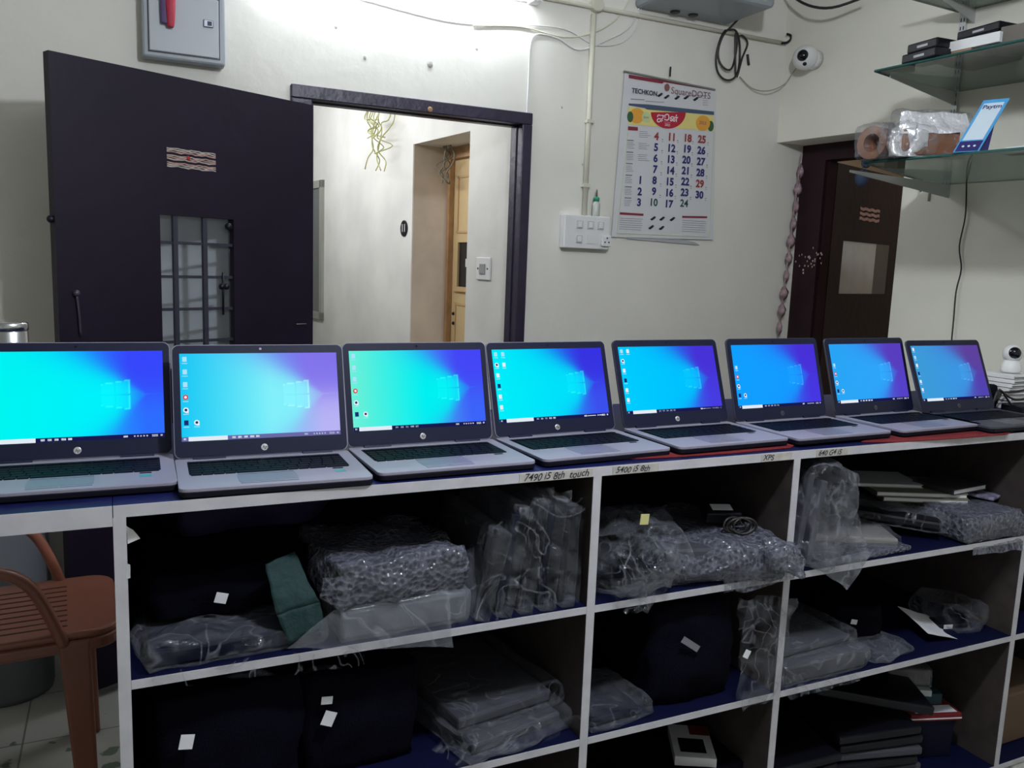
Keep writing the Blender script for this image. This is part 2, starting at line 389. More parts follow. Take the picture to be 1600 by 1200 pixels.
def stripes(parent, uL, uR, z0, z1, y, cols, nm='painted_stripe'):
    for k in range(3):
        zc = z0+(z1-z0)*(k+.5)/3; hh = (z1-z0)/3*.36
        for q, dzz in ((0, -hh*.6), (1, hh*.1), (2, hh*.75)):
            bb = MB(); v = []; f = []; n = 14
            for i in range(n+1):
                uu = uL+(uR-uL)*i/n; wv = .2*hh*math.sin(i*1.3+k*2+q)+.12*hh*math.sin(i*2.9+q*3)
                v += [(uu, y, zc+dzz-hh*.25+wv), (uu, y, zc+dzz+hh*.25+wv*.6)]
            for i in range(n): f.append((2*i, 2*i+2, 2*i+3, 2*i+1))
            bb.add(v, f); bb.build(nm, cols[(k+q) % len(cols)], parent)
m_ash = mat('ash_grey_paint', (.42, .36, .32), .8, var=.3, vscale=60); m_ash2 = mat('ash_pink_paint', (.45, .25, .22), .8, var=.3, vscale=60)
ua, za = LP(337, 271); ub, zb = LP(260, 228)
stripes(leaf, ua, ub, za, zb, .0015, [m_ash, m_ash, m_ash2])
b = MB(); u, z = LP(294, 247); b.sphere(.007, (u, .002, z), sy=.3); b.build('red_dot', mat('vermilion', (.35, .02, .02), .8), leaf)
b = MB(); u, z = LP(80, 342); b.sphere(.012, (LW+.004, -.018, z)); b.build('edge_knob', m_iron, leaf, True)
b = MB(); u, z = LP(118, 458); b.sphere(.011, (u, .006, z)); _, z2 = LP(124, 525); b.tube([(u, .006, z), (u-.005, .008, (z+z2)/2), (u-.008, .006, z2)], .004)
b.build('tower_bolt', mat('dull_bolt', (.08, .07, .10), .4, .6), leaf, True)
b = MB(); ua, za = LP(470, 506); b.box(ua-.025, ua+.02, 0, .0015, za-.001, za+.001); b.build('scratch', m_ash, leaf)
b = MB(); u, z = LP(358, 354); b.sphere(.013, (u, -.004, z)); u, z = LP(350, 448); b.sphere(.011, (u+.006, -.004, z)); b.sphere(.011, (u-.012, -.004, z)); b.tube([(u, -.006, z+.05), (u, -.006, z-.1)], .004)
b.build('window_latch', m_iron, leaf, True)

# ------------------------------------------------------------------ corridor beyond the back door
k10 = YW/3.0
Bc = Vector((fTR.x-.02, YW+WT, 0)); t2 = math.radians(6.8)
cn = Vector((math.cos(t2), math.sin(t2), 0)); cdv = Vector((-math.sin(t2), math.cos(t2), 0))
CM = Matrix((cdv, cn, Vector((0, 0, 1)))).transposed().to_4x4(); CM.translation = Bc
def CP(x, y, off=0): P = onP(x, y, Bc+cn*off, cn); d = P-Bc; return d.dot(cdv), P.z
r0, zr = CP(735, 202); r1, zr2 = CP(646, 228); zr = (zr+zr2)/2
RDp = .21
b = MB()
b.box(-.06, r0, 0, .6, 0, HCEIL, mx=CM); b.box(r1, 5, 0, .6, 0, HCEIL, mx=CM); b.box(r0, r1, 0, .6, zr, HCEIL, mx=CM)
struct(b.build('wall_corridor', m_corr))
b = MB(); b.box(r1-.004, r1+.0, 0.004, .56, 0, zr, mx=CM); struct(b.build('trim_1', m_reveal))
b = MB(); b.box(r0, r1, .6, .62, 0, zr, mx=CM); struct(b.build('wall_niche', m_corr))
struct(MB().box(-.4, .3, YW+WT, 8.2, 0, HCEIL).build('wall_corridor_left', m_corr))
struct(MB().box(-.4, 4.2, 8.2, 8.3, 0, HCEIL).build('wall_corridor_end', m_corr))
# yellow door in the niche
yd = empty('door_3', '', ''); del yd['label']; del yd['category']; yd['kind'] = 'structure'; yd.matrix_world = CM
def YP(x, y): return CP(x, y, RDp)
sa, _ = YP(700, 400); b = MB()
b.box(sa, r1-.004, RDp, RDp+.07, 0, zr-.02); b.box(r0, r1-.004, RDp, RDp+.07, zr-.06, zr)
b.build('wood_frame', m_wood, yd)
b = MB(); yo = RDp+.03
gx0, gz0 = YP(712, 448); gx1, gz1 = YP(735, 378)
gx1 = gx1-.03; gx0 = gx0+.045
b.box(r0-.05, sa-.002, yo, yo+.035, .02, gz0); b.box(r0-.05, sa-.002, yo, yo+.035, gz1, zr-.06); b.box(gx0, sa-.002, yo, yo+.035, gz0, gz1)
b.box(r0-.05, gx1-.2, yo, yo+.035, gz0, gz1)
b.build('door_panel', m_yel, yd)
b = MB(); _, zz1 = YP(705, 275)
for z0, z1_ in ((gz1+.05, zz1), (.3, gz0-.09)):
    for (a0, a1, c0, c1) in ((r0, gx0+.01, z0, z0+.012), (r0, gx0+.01, z1_-.012, z1_), (gx0-.002, gx0+.01, z0, z1_)):
        b.box(a0, a1, yo-.006, yo, c0, c1)
b.box(r0, gx0+.02, yo-.018, yo, gz0-.025, gz0)
b.build('moulding', mat('door_moulding', (.62, .42, .22), .5), yd)
b = MB().box(gx1-.2, gx0, yo+.012, yo+.018, gz0, gz1); b.build('window_pane', mat('dark_glass', (.01, .012, .016), .12), yd)
b = MB(); x_, z_ = YP(727, 410); x_ += .045; b.box(x_-.05, x_+.02, yo+.006, yo+.010, z_-.025, z_+.02); b.build('paper_notice', m_paper, yd)
for py in (490, 505): x_, z_ = YP(703, py); MB().sphere(.010, (x_, yo-.008, z_)).build('lock_knob', m_iron, yd, True)
# window of the corridor at its far left
wn = empty('window_1', '', ''); del wn['label']; del wn['category']; wn['kind'] = 'structure'; wn.matrix_world = CM
wa, wz1 = CP(507, 281); _, wz0 = CP(507, 500); b = MB(); wb = wa+.5
b.box(wa, wb, -.02, .0, wz1-.05, wz1); b.box(wa, wb, -.02, 0, wz0, wz0+.05); b.box(wa, wa+.05, -.02, 0, wz0, wz1); b.box(wb-.05, wb, -.02, 0, wz0, wz1)
b.build('window_frame', mat('grey_window_paint', (.33, .33, .30), .6), wn)
MB().box(wa+.05, wb-.05, -.008, -.002, wz0+.05, wz1-.05).build('window_pane', mat('dusty_glass', (.20, .21, .21), .25), wn)
# number plate, switch plate, bead string, cable bundle
px_, pz_ = CP(632, 357); P = CM @ Vector((px_, 0, pz_)); fm = frame(P-cn*.001, -cdv, (0, 0, 1))
o = MB().lathe([(.045, 0), (.045, .004), (.041, .005)], 30, mx=fm @ Matrix.Diagonal((1, 1, 1, 1))).build('number_plate', m_black)
tag(o, 'small round black number plate on the corridor wall beyond the doorway', 'sign')
v, f = text_geo('11', .06, 0, 'CENTER', .001)
MB().add(v, f, 0, fm @ Matrix.Translation((0, 0, .0058))).build('numeral', m_white, o)
s0_, z0_ = CP(747, 402); s1_, z1_ = CP(767, 438)
sw = empty('wall_switch', 'single white switch plate on the corridor wall right of the yellow door', 'switch', CM @ Vector(((s0_+s1_)/2, 0, (z0_+z1_)/2))); sw.rotation_euler = (0, 0, math.atan2(cdv.y, cdv.x))
hw = abs(s0_-s1_)/2; hh = abs(z0_-z1_)/2
soften(MB().box(-hw, hw, .0, .010, -hh, hh).build('plate', m_white, sw))
soften(MB().box(-hw*.4, hw*.4, .010, .016, -hh*.5, hh*.45).build('rocker', mat('grey_switch', (.3, .3, .3), .4), sw))
for q in (-1, 1): MB().sphere(.005, (q*hw*.7, .010, 0), sy=.5).build('screw', m_iron, sw)
b = MB(); x0_, zt_ = CP(687, 252, .17); _, zb_ = CP(684, 495, .17); n = 48
for i in range(n):
    z = zt_+(zb_-zt_)*i/n; b.sphere(.009, tuple(CM @ Vector((x0_+.004*math.sin(i*.5), .165+.003*math.cos(i*.7), z))), n=8, k=6, sz=1.15)
pt = CM @ Vector((x0_, .165, zt_)); b.tube([pt+Vector((0, 0, .005)), pt+Vector((0, 0, (zb_-zt_)))], .002)
tag(b.build('bead_string', mat('white_beads', (.68, .62, .52), .5), None, True), 'long string of pale beads hanging beside the yellow door', 'garland')
b = MB()
random.seed(5)
for q in range(9):
    sx, sz = CP(600+q*3.2, 190); pts = []
    L_ = random.choice((.12, .2, .3)); c0 = CM @ Vector((sx, -.03, sz+.22))
    pts = [c0]+[c0+Vector((random.uniform(-.10, -.015), random.uniform(-.06, .04), -.2-L_*k/5)) for k in range(6)]
    b.tube(pts, .0035, 6)
tag(b.build('cable_bundle', m_ycable, None, True), 'tangle of yellow-green wires hanging on the corridor wall behind the door head', 'cable')
b = MB(); sx, sz = CP(662, 250, .05)
for q in range(5):
    c0 = CM @ Vector((r1-.06-.02*q, .15, zr-.0)); b.tube([c0]+[c0+Vector((random.uniform(-.04, .04), random.uniform(-.03, .03), -.05*k)) for k in range(1, 5)], .004, 6)
tag(b.build('dried_leaf_bunch', mat('dried_leaves', (.22, .2, .15), .8), None, True), 'small dried leaf bunch hung at the top of the yellow door niche', 'decoration')

# ------------------------------------------------------------------ right-hand door in its recess
dr = empty('door_4', '', ''); del dr['label']; del dr['category']; dr['kind'] = 'structure'
fo = .17
def RP(x, y, off): P = RW(x, y, off); return rs(P)
ja, _, jz = RP(1290, 250, fo); je = RP(1252, 245, fo)[0]
b = MB(); b.box(-.12, ja, fo, WR+.04, -T, jz+.0, mx=RM); b.box(-.12, sj+.06, fo, WR+.04, jz, zt+.03, mx=RM); b.box(sj, sj+.06, fo, WR+.04, -T, jz, mx=RM)
b.box(ja-.014, ja+.01, fo+.02, WR+.03, -T, jz, mx=RM)
b.build('door_frame', m_doorr, dr)
hL = RM @ Vector((ja+.004, WR+.045, 0)); q = onZ(1412, 279, jz-.004)
e2 = Vector((q.x-hL.x, q.y-hL.y, 0)); e2.normalize(); n2 = Vector((e2.y, -e2.x, 0))
if (CAM-hL).dot(n2) < 0: n2 = -n2
DM = Matrix((e2, n2, Vector((0, 0, 1)))).transposed().to_4x4(); DM.translation = (hL.x, hL.y, 0)
def DP(x, y): P = onP(x, y, hL, n2); d = P-hL; return d.dot(e2), P.z
g0, gzt = DP(1318, 376); g1, _ = DP(1391, 376); _, gzb = DP(1318, 459); gm = DP(1366, 420)[0]
LWR = max(1.0, g1+.25)
b = MB(); zt4 = T+jz-.004; TH2 = .035
b.box(0, g0, -TH2, 0, .02, zt4, mx=DM); b.box(g1, LWR, -TH2, 0, .02, zt4, mx=DM); b.box(g0, g1, -TH2, 0, gzt, zt4, mx=DM); b.box(g0, g1, -TH2, 0, .02, gzb, mx=DM)
b.build('door_panel', m_doorr, dr)
m_fr = D.materials.new('frosted_sheet'); m_fr.use_nodes = True; _n = m_fr.node_tree; _n.nodes.clear()
_o = _n.nodes.new('ShaderNodeOutputMaterial'); _a = _n.nodes.new('ShaderNodeAddShader'); _d = _n.nodes.new('ShaderNodeBsdfDiffuse'); _t = _n.nodes.new('ShaderNodeBsdfTranslucent')
_x = _n.nodes.new('ShaderNodeTexNoise'); _x.inputs['Scale'].default_value = 4; _c = _n.nodes.new('ShaderNodeValToRGB'); _c.color_ramp.elements[0].color = (.40, .40, .39, 1); _c.color_ramp.elements[1].color = (.56, .56, .55, 1)
_n.links.new(_x.outputs['Fac'], _c.inputs[0]); _n.links.new(_c.outputs[0], _t.inputs[0]); _d.inputs[0].default_value = (.42, .42, .42, 1)
_n.links.new(_d.outputs[0], _a.inputs[0]); _n.links.new(_t.outputs[0], _a.inputs[1]); _n.links.new(_a.outputs[0], _o.inputs[0])
MB().box(g0, gm, -.006, -.001, gzb, gzt, mx=DM).build('window_pane', m_fr, dr)
MB().box(gm, g1, -.006, -.001, gzb, gzt, mx=DM).build('window_pane', mat('smoky_glass', (.05, .05, .05), .2), dr)
ua, za = DP(1342, 345); ub, zb = DP(1375, 327)
hold = D.objects.new('mark_group', None)
class _P: pass
mrk = MB(); 
for k in range(3):
    zc = za+(zb-za)*(k+.5)/3; hh = abs(zb-za)/3*.3
    v = []; f = []
    for i in range(13): uu = ua+(ub-ua)*i/12; wv = hh*.4*math.sin(i*1.7+k); v += [(uu, .0015, zc-hh+wv), (uu, .0015, zc+hh+wv)]
    for i in range(12): f.append((2*i, 2*i+2, 2*i+3, 2*i+1))
    mrk.add(v, f, 0, DM)
D.objects.remove(hold)
mrk.build('painted_stripe', m_ash2, dr)
b = MB(); random.seed(3)
for i in range(34):
    x_, y_ = random.gauss(1268, 13), random.gauss(406, 9)
    if x_ < 1286: s_, _, z_ = RP(x_, y_, fo); b.box(s_-.004, s_+.004*random.random(), fo-.001, fo, z_-.003, z_+.006, mx=RM)
b.build('chipped_paint', m_ash, dr)
# next room
struct(MB().box(A.x+.31, 5.6, YW+1.35, YW+1.45, 0, HCEIL).build('wall_next_room', mat('tan_plaster', (.5, .4, .3), .8)))
struct(MB().box(5.5, 5.6, -2.2, YW+1.4, 0, HCEIL).build('wall_next_room_side', m_rwall))
# petal garland beside the right-hand door
b = MB(); n = 10
for i in range(n):
    t = i/(n-1); x_ = 1251+(1218-1251)*t; y_ = 268+(512-268)*t
    P = onY(x_, y_, YW-.045); w_ = .020+.007*math.sin(i*1.9)
    b.add([tuple(P+Vector(v)) for v in ((0, 0, .042), (w_, -.006, .006), (w_*.55, -.010, -.02), (0, 0, -.042), (-w_, .004, -.004), (-w_*.5, .012, .02), (0, -.016, 0), (0, .010, 0))],
          [(0, 6, 1), (1, 6, 2), (2, 6, 3), (3, 6, 4), (4, 6, 5), (5, 6, 0), (1, 7, 0), (2, 7, 1), (3, 7, 2), (4, 7, 3), (5, 7, 4), (0, 7, 5)])
p0 = onY(1252, 240, YW-.045); p1 = onY(1216, 525, YW-.045); b.tube([p0, p1], .003)
tag(b.build('petal_garland', mat('mauve_petals', (.38, .26, .29), .7, var=.25, vscale=30), None, True), 'mauve petal garland hanging down beside the right-hand doorway', 'garland')
b = MB(); P = RM @ Vector((rs(RW(1350, 240, .1))[0], .1, zt)); zz = zt+T
b.tube([P, P+Vector((0, 0, -.06))], .002); b.sphere(.03, tuple(P+Vector((0, 0, -.07))), sz=.7); b.sphere(.022, tuple(P+Vector((.02, 0, -.12))), sz=1.1, mi=1); b.sphere(.03, tuple(P+Vector((0, 0, -.19))), sz=1.3, mi=1); b.tube([P+Vector((0, 0, -.06)), P+Vector((0, 0, -.19))], .002)
tag(b.build('door_charm', [mat('dull_rose', (.10, .05, .08), .7), mat('dull_blue', (.03, .05, .11), .7)], None, True), 'small dark rose and blue charm hanging in the right-hand doorway', 'decoration')

# ------------------------------------------------------------------ tube light over the doorway
tx0, tx1 = onY(395, 0, YW-.05).x, onY(835, 0, YW-.05).x; tz = onY(620, -48, YW-.05).z
tl = empty('tube_light', 'long white tube light on the wall above the back doorway', 'lamp', ((tx0+tx1)/2, YW, tz))
hl = (tx1-tx0)/2
soften(MB().box(-hl-.03, hl+.03, -.03, -.0005, -.02, .02).build('batten', m_white, tl))
MB().cyl(.013, -hl, hl, 20, mx=frame((0, -.055, 0), (0, 1, 0), (0, 0, 1)) @ Matrix.Identity(4) if False else Matrix.Translation((0, -.07, -.012)) @ Matrix.Rotation(PI/2, 4, 'Y')).build('tube', emis('tube_glow', (.86, .93, 1.0), TUBE_W), tl, True)
for q in (-1, 1): MB().box(q*hl-.02, q*hl+.02, -.088, -.028, -.03, .012).build('end_holder', m_white, tl)
# unseen batten without a tube, added to go with the fill light
t2_ = empty('tube_light', 'added batten on the ceiling above the fill light, out of view', 'lamp', (.9, .55, HCEIL))
MB().box(-.62, .62, -.03, .03, -.03, -.0005).build('batten', m_white, t2_)

# ------------------------------------------------------------------ distribution box with keys
p0, p1 = onY(222, 0, YW), onY(351, 102, YW-.06)
w_ = p1.x-onY(225, 88, YW-.06).x; cx = (onY(222, 60, YW-.06).x+onY(352, 60, YW-.06).x)/2; zb_ = onY(290, 96, YW-.06).z; zt_ = onY(340, 15, YW-.06).z+.01
hw = (onY(352, 60, YW-.06).x-onY(222, 60, YW-.06).x)/2; zt_ = zb_+.24
db = empty('distribution_box', 'grey metal distribution box on the wall above the open door', 'electrical box', (cx, YW, zb_))
h_ = zt_-zb_
MB().box(-hw, hw, -.06, -.0005, 0, h_, bev=.008).build('housing', m_grey, db)
soften(MB().box(-hw+.022, hw-.022, -.066, -.060, .022, h_-.022).build('box_door', m_lgrey, db))
b = MB()
for (a0, a1, c0, c1) in ((-hw+.018, hw-.018, .018, .021), (-hw+.018, hw-.018, h_-.021, h_-.018), (-hw+.018, -hw+.021, .018, h_-.018), (hw-.021, hw-.018, .018, h_-.018)):
    b.box(a0, a1, -.0615, -.0598, c0, c1)
b.build('door_gap', m_iron, db)
lx = onY(326, 37, YW-.066); b = MB(); b.box(lx.x-cx-.018, lx.x-cx+.016, -.072, -.066, lx.z-zb_-.014, lx.z-zb_+.012); lk = soften(b.build('latch', mat('latch_steel', (.2, .22, .25), .35, .6), db))
MB().box(lx.x-cx-.004, lx.x-cx+.010, -.0745, -.072, lx.z-zb_-.008, lx.z-zb_+.006).build('latch_button', m_iron, lk)
kp = onY(266, 0, YW-.08)
ky = empty('hanging_pouch', 'red and purple pouch hanging over the front of the grey distribution box', 'pouch', (kp.x, YW-.083, kp.z-.09))
puff(b := MB(), .028, .018, .17, .003, 30, 3, 7, rnd=.8); b.build('pouch', mat('crimson_cloth', (.42, .02, .05), .6), ky, True)
puff(b := MB(), .026, .014, .13, .003, 30, 9, 6, mx=Matrix.Translation((-.018, .004, .01)), rnd=.8); b.build('strap', mat('violet_cloth', (.10, .06, .16), .6), ky, True)

# ------------------------------------------------------------------ conduits, wires, power unit
yc = YW-.013
a_, b_ = onY(928, 22, yc), onY(913, 336, yc)
cdt = empty('conduit_pipe', 'vertical cream conduit pipe running down to the white switchboard', 'pipe', (b_.x, yc, b_.z))
MB().tube([(a_.x-b_.x, 0, a_.z-b_.z), (0, 0, 0)], .012, 14, smooth=0).build('pipe', m_pvc, cdt, True)
for py in (190, 290): q = onY(921-(py-190)*.06, py, yc); MB().box(q.x-b_.x-.018, q.x-b_.x+.018, -.015, .0125, q.z-b_.z-.007, q.z-b_.z+.007).build('clip', m_pvc, cdt)
l_, r_ = onY(800, -10, yc), onY(1222, 64, yc); l_.z = r_.z = (l_.z+r_.z)/2
cdt = empty('conduit_pipe', 'thin horizontal cream conduit along the top of the back wall ending in a black hook', 'pipe', r_)
MB().tube([(l_.x-r_.x, 0, 0), (0, 0, 0)], .009, 12, smooth=0).build('pipe', m_pvc, cdt, True)
MB().tube([(-.01, -.005, -.004), (.02, -.012, .002), (.035, -.02, .018), (.03, -.02, .035), (.01, -.02, .038)], .006, 8).build('hook', m_iron, cdt, True)
q = onY(932, 8, yc); tag(MB().lathe([(.03, 0), (.03, .03), (.026, .034)], 20, mx=frame((q.x, YW-.0005, q.z), (1, 0, 0), (0, 0, 1))).build('junction_box', m_pvc, None), 'small round cream junction box where the conduits meet', 'junction box')
def wire(px, y, r, name, m, label, cat='cable', dep=None):
    pts = [onY(a, c, YW-.006-(dep[i] if dep else 0)) for i, (a, c) in enumerate(px)]
    return tag(MB().tube(pts, r, 8, smooth=6).build(name, m, None, True), label, cat)
wire([(1010, -15), (985, 40), (950, 62), (905, 78), (872, 60), (838, 54), (828, 75), (826, 120), (823, 175), (822, 186)], 0, .0035, 'cable', m_wcable, 'white cable running down to the corner of the back door frame')
wire([(990, -15), (968, 25), (930, 50), (880, 58), (815, 42), (740, 40)], 0, .003, 'cable', mat('pale_yellow_cable', (.68, .66, .50), .4), 'pale yellow cable looping from the grey power unit towards the tube light')
wire([(1000, -10), (1000, 30), (975, 65), (930, 70), (880, 45), (800, 38), (700, 30), (560, -5)], 0, .0025, 'cable', m_wcable, 'thin white cable drooping left along the top of the back wall')
# power unit: box fixed high on the wall, underside in view
zb_ = onZ(1130, 42, 1.0).z; c1 = onY(1135, 40, YW); c0 = onY(990, 14, YW); zb_ = (c1.z+c0.z)/2; fc = onZ(1190, 8, zb_-T)
pu = empty('power_unit', 'grey power unit box mounted at the top of the back wall, seen from below', 'electrical box', (c0.x, YW, zb_))
W_ = c1.x-c0.x; dp = YW-fc.y
MB().box(0, W_, -dp, -.0005, 0, .28, bev=.02).build('housing', m_grey, pu)
for px in ((1055, 18), (1083, 23)): b = MB(); q = onZ(*px, zb_-T); b.lathe([(.022, 0), (.022, .004), (.016, .006)], 24, mx=frame((q.x-c0.x, q.y-YW, -.0005), (1, 0, 0), (0, -1, 0))); b.build('cable_port', m_iron, pu)
b = MB(); yy = 0
cc = onY(1141, 85, YW-.03)
ring = lambda rx, rz, ox, oz, a0, a1, n=14: [Vector((cc.x+ox+rx*math.cos(a0+(a1-a0)*i/n), YW-.02-.008*math.sin(i), cc.z+oz+rz*math.sin(a0+(a1-a0)*i/n))) for i in range(n+1)]
pts = [onY(1165, 18, YW-.1), onY(1138, 46, YW-.03)]+ring(.072, .115, 0, 0, 2.0, 2.0+5.6)+ring(.052, .09, -.006, .02, 1.6, 1.6+5.6)+[onY(1150, 120, YW-.02), onY(1160, 90, YW-.02), onY(1168, 68, YW-.02), onY(1160, 56, YW-.02), onY(1150, 57, YW-.012)]
b.tube(pts, .0048, 8, smooth=5)
tag(b.build('coiled_cable', m_dkcable, None, True), 'black cable coiled in loops under the grey power unit', 'cable')
wire([(1168, 85), (1169, 95), (1170, 102)], 0, .006, 'cable_plug', m_iron, 'short black plug hanging right of the black cable coil', 'plug')
b = MB(); pts = [onY(1156, 120, YW-.01), onY(1175, 138, YW-.02), onY(1200, 142, YW-.05), RW(1225, 132, -.03), RW(1240, 112, -.02), RW(1250, 100, -.03)]
tag(b.tube(pts, .0028, 8).build('cable', mat('beige_cable', (.38, .36, .3), .5), None, True), 'thin beige cable curving from the black coil to the corner camera', 'cable')
b = MB(); pts = [RW(1228, -12, -.1), RW(1262, 8, -.15), RW(1300, 12, -.15), RW(1350, -4, -.12)]
tag(b.tube(pts, .006, 8).build('cable', m_dkcable, None, True), 'thick black cable sagging across the top right corner', 'cable')
# small marks and nails on the back wall
b = MB()
for px, py, r in ((672, 100, .012), (525, 42, .005), (745, 76, .005), (878, 168, .004), (570, 90, .006), (910, 257, .004)):
    q = onY(px, py, YW-.001); b.sphere(r, tuple(q), sy=.4, sz=1.3, n=10, k=6)
o = b.build('trim_2', mat('wall_scar', (.42, .40, .37), .8)); struct(o)

# switchboard
p0 = onY(882, 340, YW-.04); p1 = onY(950, 388, YW-.04); zt_ = onY(905, 336, YW-.04).z; zb_ = onY(905, 388, YW-.04).z
sb = empty('switchboard', 'white switchboard with rocker switches and a socket beside the calendar', 'switchboard', ((p0.x+p1.x)/2, YW, zb_))
hw = (p1.x-p0.x)/2; h_ = zt_-zb_
soften(MB().box(-hw, hw, -.045, -.0005, 0, h_).build('box', m_white, sb), .004)
m_sw = mat('switch_grey', (.50, .50, .50), .35)
for x_, z_ in ((-.35, .72), (.12, .72), (.58, .72), (-.35, .28)):
    s_ = soften(MB().box(x_*hw-.016, x_*hw+.016, -.050, -.045, z_*h_-.018, z_*h_+.018).build('switch', m_sw, sb), .002)
    soften(MB().box(x_*hw-.009, x_*hw+.009, -.055, -.050, z_*h_-.013, z_*h_+.012).build('rocker', m_white, s_), .002)
MB().box(.0*hw, .45*hw, -.048, -.045, .16*h_, .42*h_).build('blank_plate', m_white, sb)
b = MB().box(.62*hw, 1.02*hw, -.062, -.045, .1*h_, .42*h_, bev=.003); so = b.build('socket', m_white, sb)
b = MB()
for dx_, dz_ in ((0, .012), (-.010, -.006), (.010, -.006)): b.lathe([(.0035, 0), (.0035, .0015)], 10, mx=frame((.82*hw+dx_, -.0622, .26*h_+dz_), (1, 0, 0), (0, 0, 1)))
b.build('socket_hole', m_iron, so)
# glue bottle standing on the switchboard
q = onY(932, 335, YW-.03)
bt = empty('glue_bottle', 'small clear bottle with green cap and nozzle standing on the switchboard', 'bottle', (q.x, YW-.024, zt_))
MB().lathe([(.001, 0.0), (.017, 0.0), (.018, .004), (.018, .055), (.012, .063), (.010, .066)], 20).build('body', mat('cloudy_plastic', (.48, .50, .46), .3), bt, True)
MB().lathe([(.013, .066), (.013, .082), (.011, .085)], 20).build('cap', mat('green_cap', (.02, .28, .16), .4), bt, True)
MB().lathe([(.005, .085), (.0025, .115), (.002, .118)], 12).build('nozzle', mat('grey_nozzle', (.14, .13, .12), .4), bt, True)

# ------------------------------------------------------------------ wall calendar
yc = YW-.012
def cal(x, y): return onY(950+x/4.137, 100+y/4.138, yc)
q = [cal(108, 55), cal(700, 170), cal(680, 1137), cal(22, 1118)]
cal_o = empty('wall_calendar', 'hanging June calendar sheet with large blue and red dates', 'calendar', (cal(390, 60).x, yc, cal(390, 100).z))
O = Vector(cal_o.location)
def sheet4(mb, pts, y, nu=14, nv=18, mi=0, bow=.0):
    a, b2, c, d = [Vector((p.x-O.x, y, p.z-O.z)) for p in pts]; v = []; f = []
    for j in range(nv+1):
        for i in range(nu+1):
            s, t = i/nu, j/nv; p = (a*(1-s)+b2*s)*(1-t)+(d*(1-s)+c*s)*t
            p.y -= bow*(t**2)*(1+.5*s); v.append(p)
    for j in range(nv):
        for i in range(nu): k = j*(nu+1)+i; f.append((k, k+nu+1, k+nu+2, k+1))
    mb.add(v, f, mi)
BOW = 0.0
pg = MB(); sheet4(pg, q, 0); o = pg.build('page', mat('calendar_paper', (.62, .62, .64), .55), cal_o)
md = o.modifiers.new('thick', 'SOLIDIFY'); md.thickness = .002; md.offset = -1
pg = MB(); sheet4(pg, [cal(150, 1080), cal(560, 1150), cal(600, 1172), cal(120, 1130)], .004); pg.build('page_behind', mat('shaded_page_paper', (.4, .4, .42), .6), cal_o)  # paper darkened to carry the shade behind the front page
def flat(name, pts, m, y=-.0015):
    b = MB(); b.add([(cal(*p).x-O.x, y, cal(*p).z-O.z) for p in pts], [tuple(range(len(pts)))]); return b.build(name, m, cal_o)
c_mar = mat('calendar_maroon', srgb(130, 40, 60), .6); c_navy = mat('calendar_navy', srgb(45, 45, 110), .6); c_red = mat('calendar_red', srgb(150, 60, 60), .6)
c_slate = mat('calendar_slate', srgb(70, 85, 110), .6); c_orng = mat('calendar_orange', srgb(225, 160, 60), .6); c_yel = mat('calendar_yellow', srgb(225, 210, 130), .6)
c_grn = mat('calendar_green', srgb(50, 90, 60), .6); c_crim = mat('calendar_crimson', srgb(175, 30, 55), .6); c_pale = mat('calendar_pale_green', srgb(190, 205, 150), .6)
c_grey = mat('calendar_grey_print', srgb(120, 120, 128), .6); c_dark = mat('calendar_dark_print', srgb(40, 40, 60), .6); c_white = mat('calendar_white', srgb(235, 235, 240), .6)
flat('top_band', [(133, 68), (133, 92), (350, 128), (360, 118), (660, 168), (662, 160), (560, 142)], c_mar)
flat('divider_band', [(133, 255), (133, 268), (240, 285), (250, 295), (684, 330), (684, 308), (260, 262)], c_slate)
flat('fruit_banner', [(128, 275), (128, 390), (682, 435), (682, 335), (250, 292)], c_yel)
def disc(name, cx_, cy_, rx, ry, m, y, a0=0, a1=360, n=28):
    pts = [(cx_+rx*math.cos(math.radians(a0+(a1-a0)*i/n)), cy_+ry*math.sin(math.radians(a0+(a1-a0)*i/n))) for i in range(n+(0 if a1-a0 == 360 else 1))]
    return flat(name, pts, m, y)
disc('orange_fruit', 185, 335, 48, 50, c_orng, -.0020); disc('green_leaf', 142, 342, 20, 35, c_grn, -.0021); disc('pale_fruit', 245, 345, 28, 36, c_pale, -.0022)
disc('yellow_fruit', 540, 375, 32, 42, c_yel, -.0021); disc('orange_fruit', 612, 383, 46, 50, c_orng, -.0022); disc('green_leaf', 662, 402, 20, 34, c_grn, -.0021)
disc('month_badge', 388, 312, 113, 106, c_crim, -.0024, 0, 180)
def ctext(name, s, x, y, size, m, shear=0, bold=0, align='CENTER', yy=-.0028, ang=0):
    """size = height of capitals in crop px"""
    p = cal(x, y); v, f = text_geo(s, size/4.138*(YW/1190)*1.42, shear, align, bold)
    fm = frame((p.x-O.x, yy, p.z-O.z), (1, 0, math.tan(math.radians(ang))), (0, 0, 1)); return v, f, fm
def ctexts(name, items, m, bold=0, shear=0):
    b = MB()
    for it in items:
        s, x, y, size = it[:4]; al = it[4] if len(it) > 4 else 'CENTER'
        v, f, fm = ctext('', s, x, y, size, m, shear, bold, al); b.add(v, f, 0, fm)
    return b.build(name, m, cal_o)
rows = [(4, 11, 18, 25), (5, 12, 19, 26), (6, 13, 20, 27), (7, 14, 21, 28), (8, 15, 22, 29), (9, 16, 23, 30), (10, 17, 24, None)]
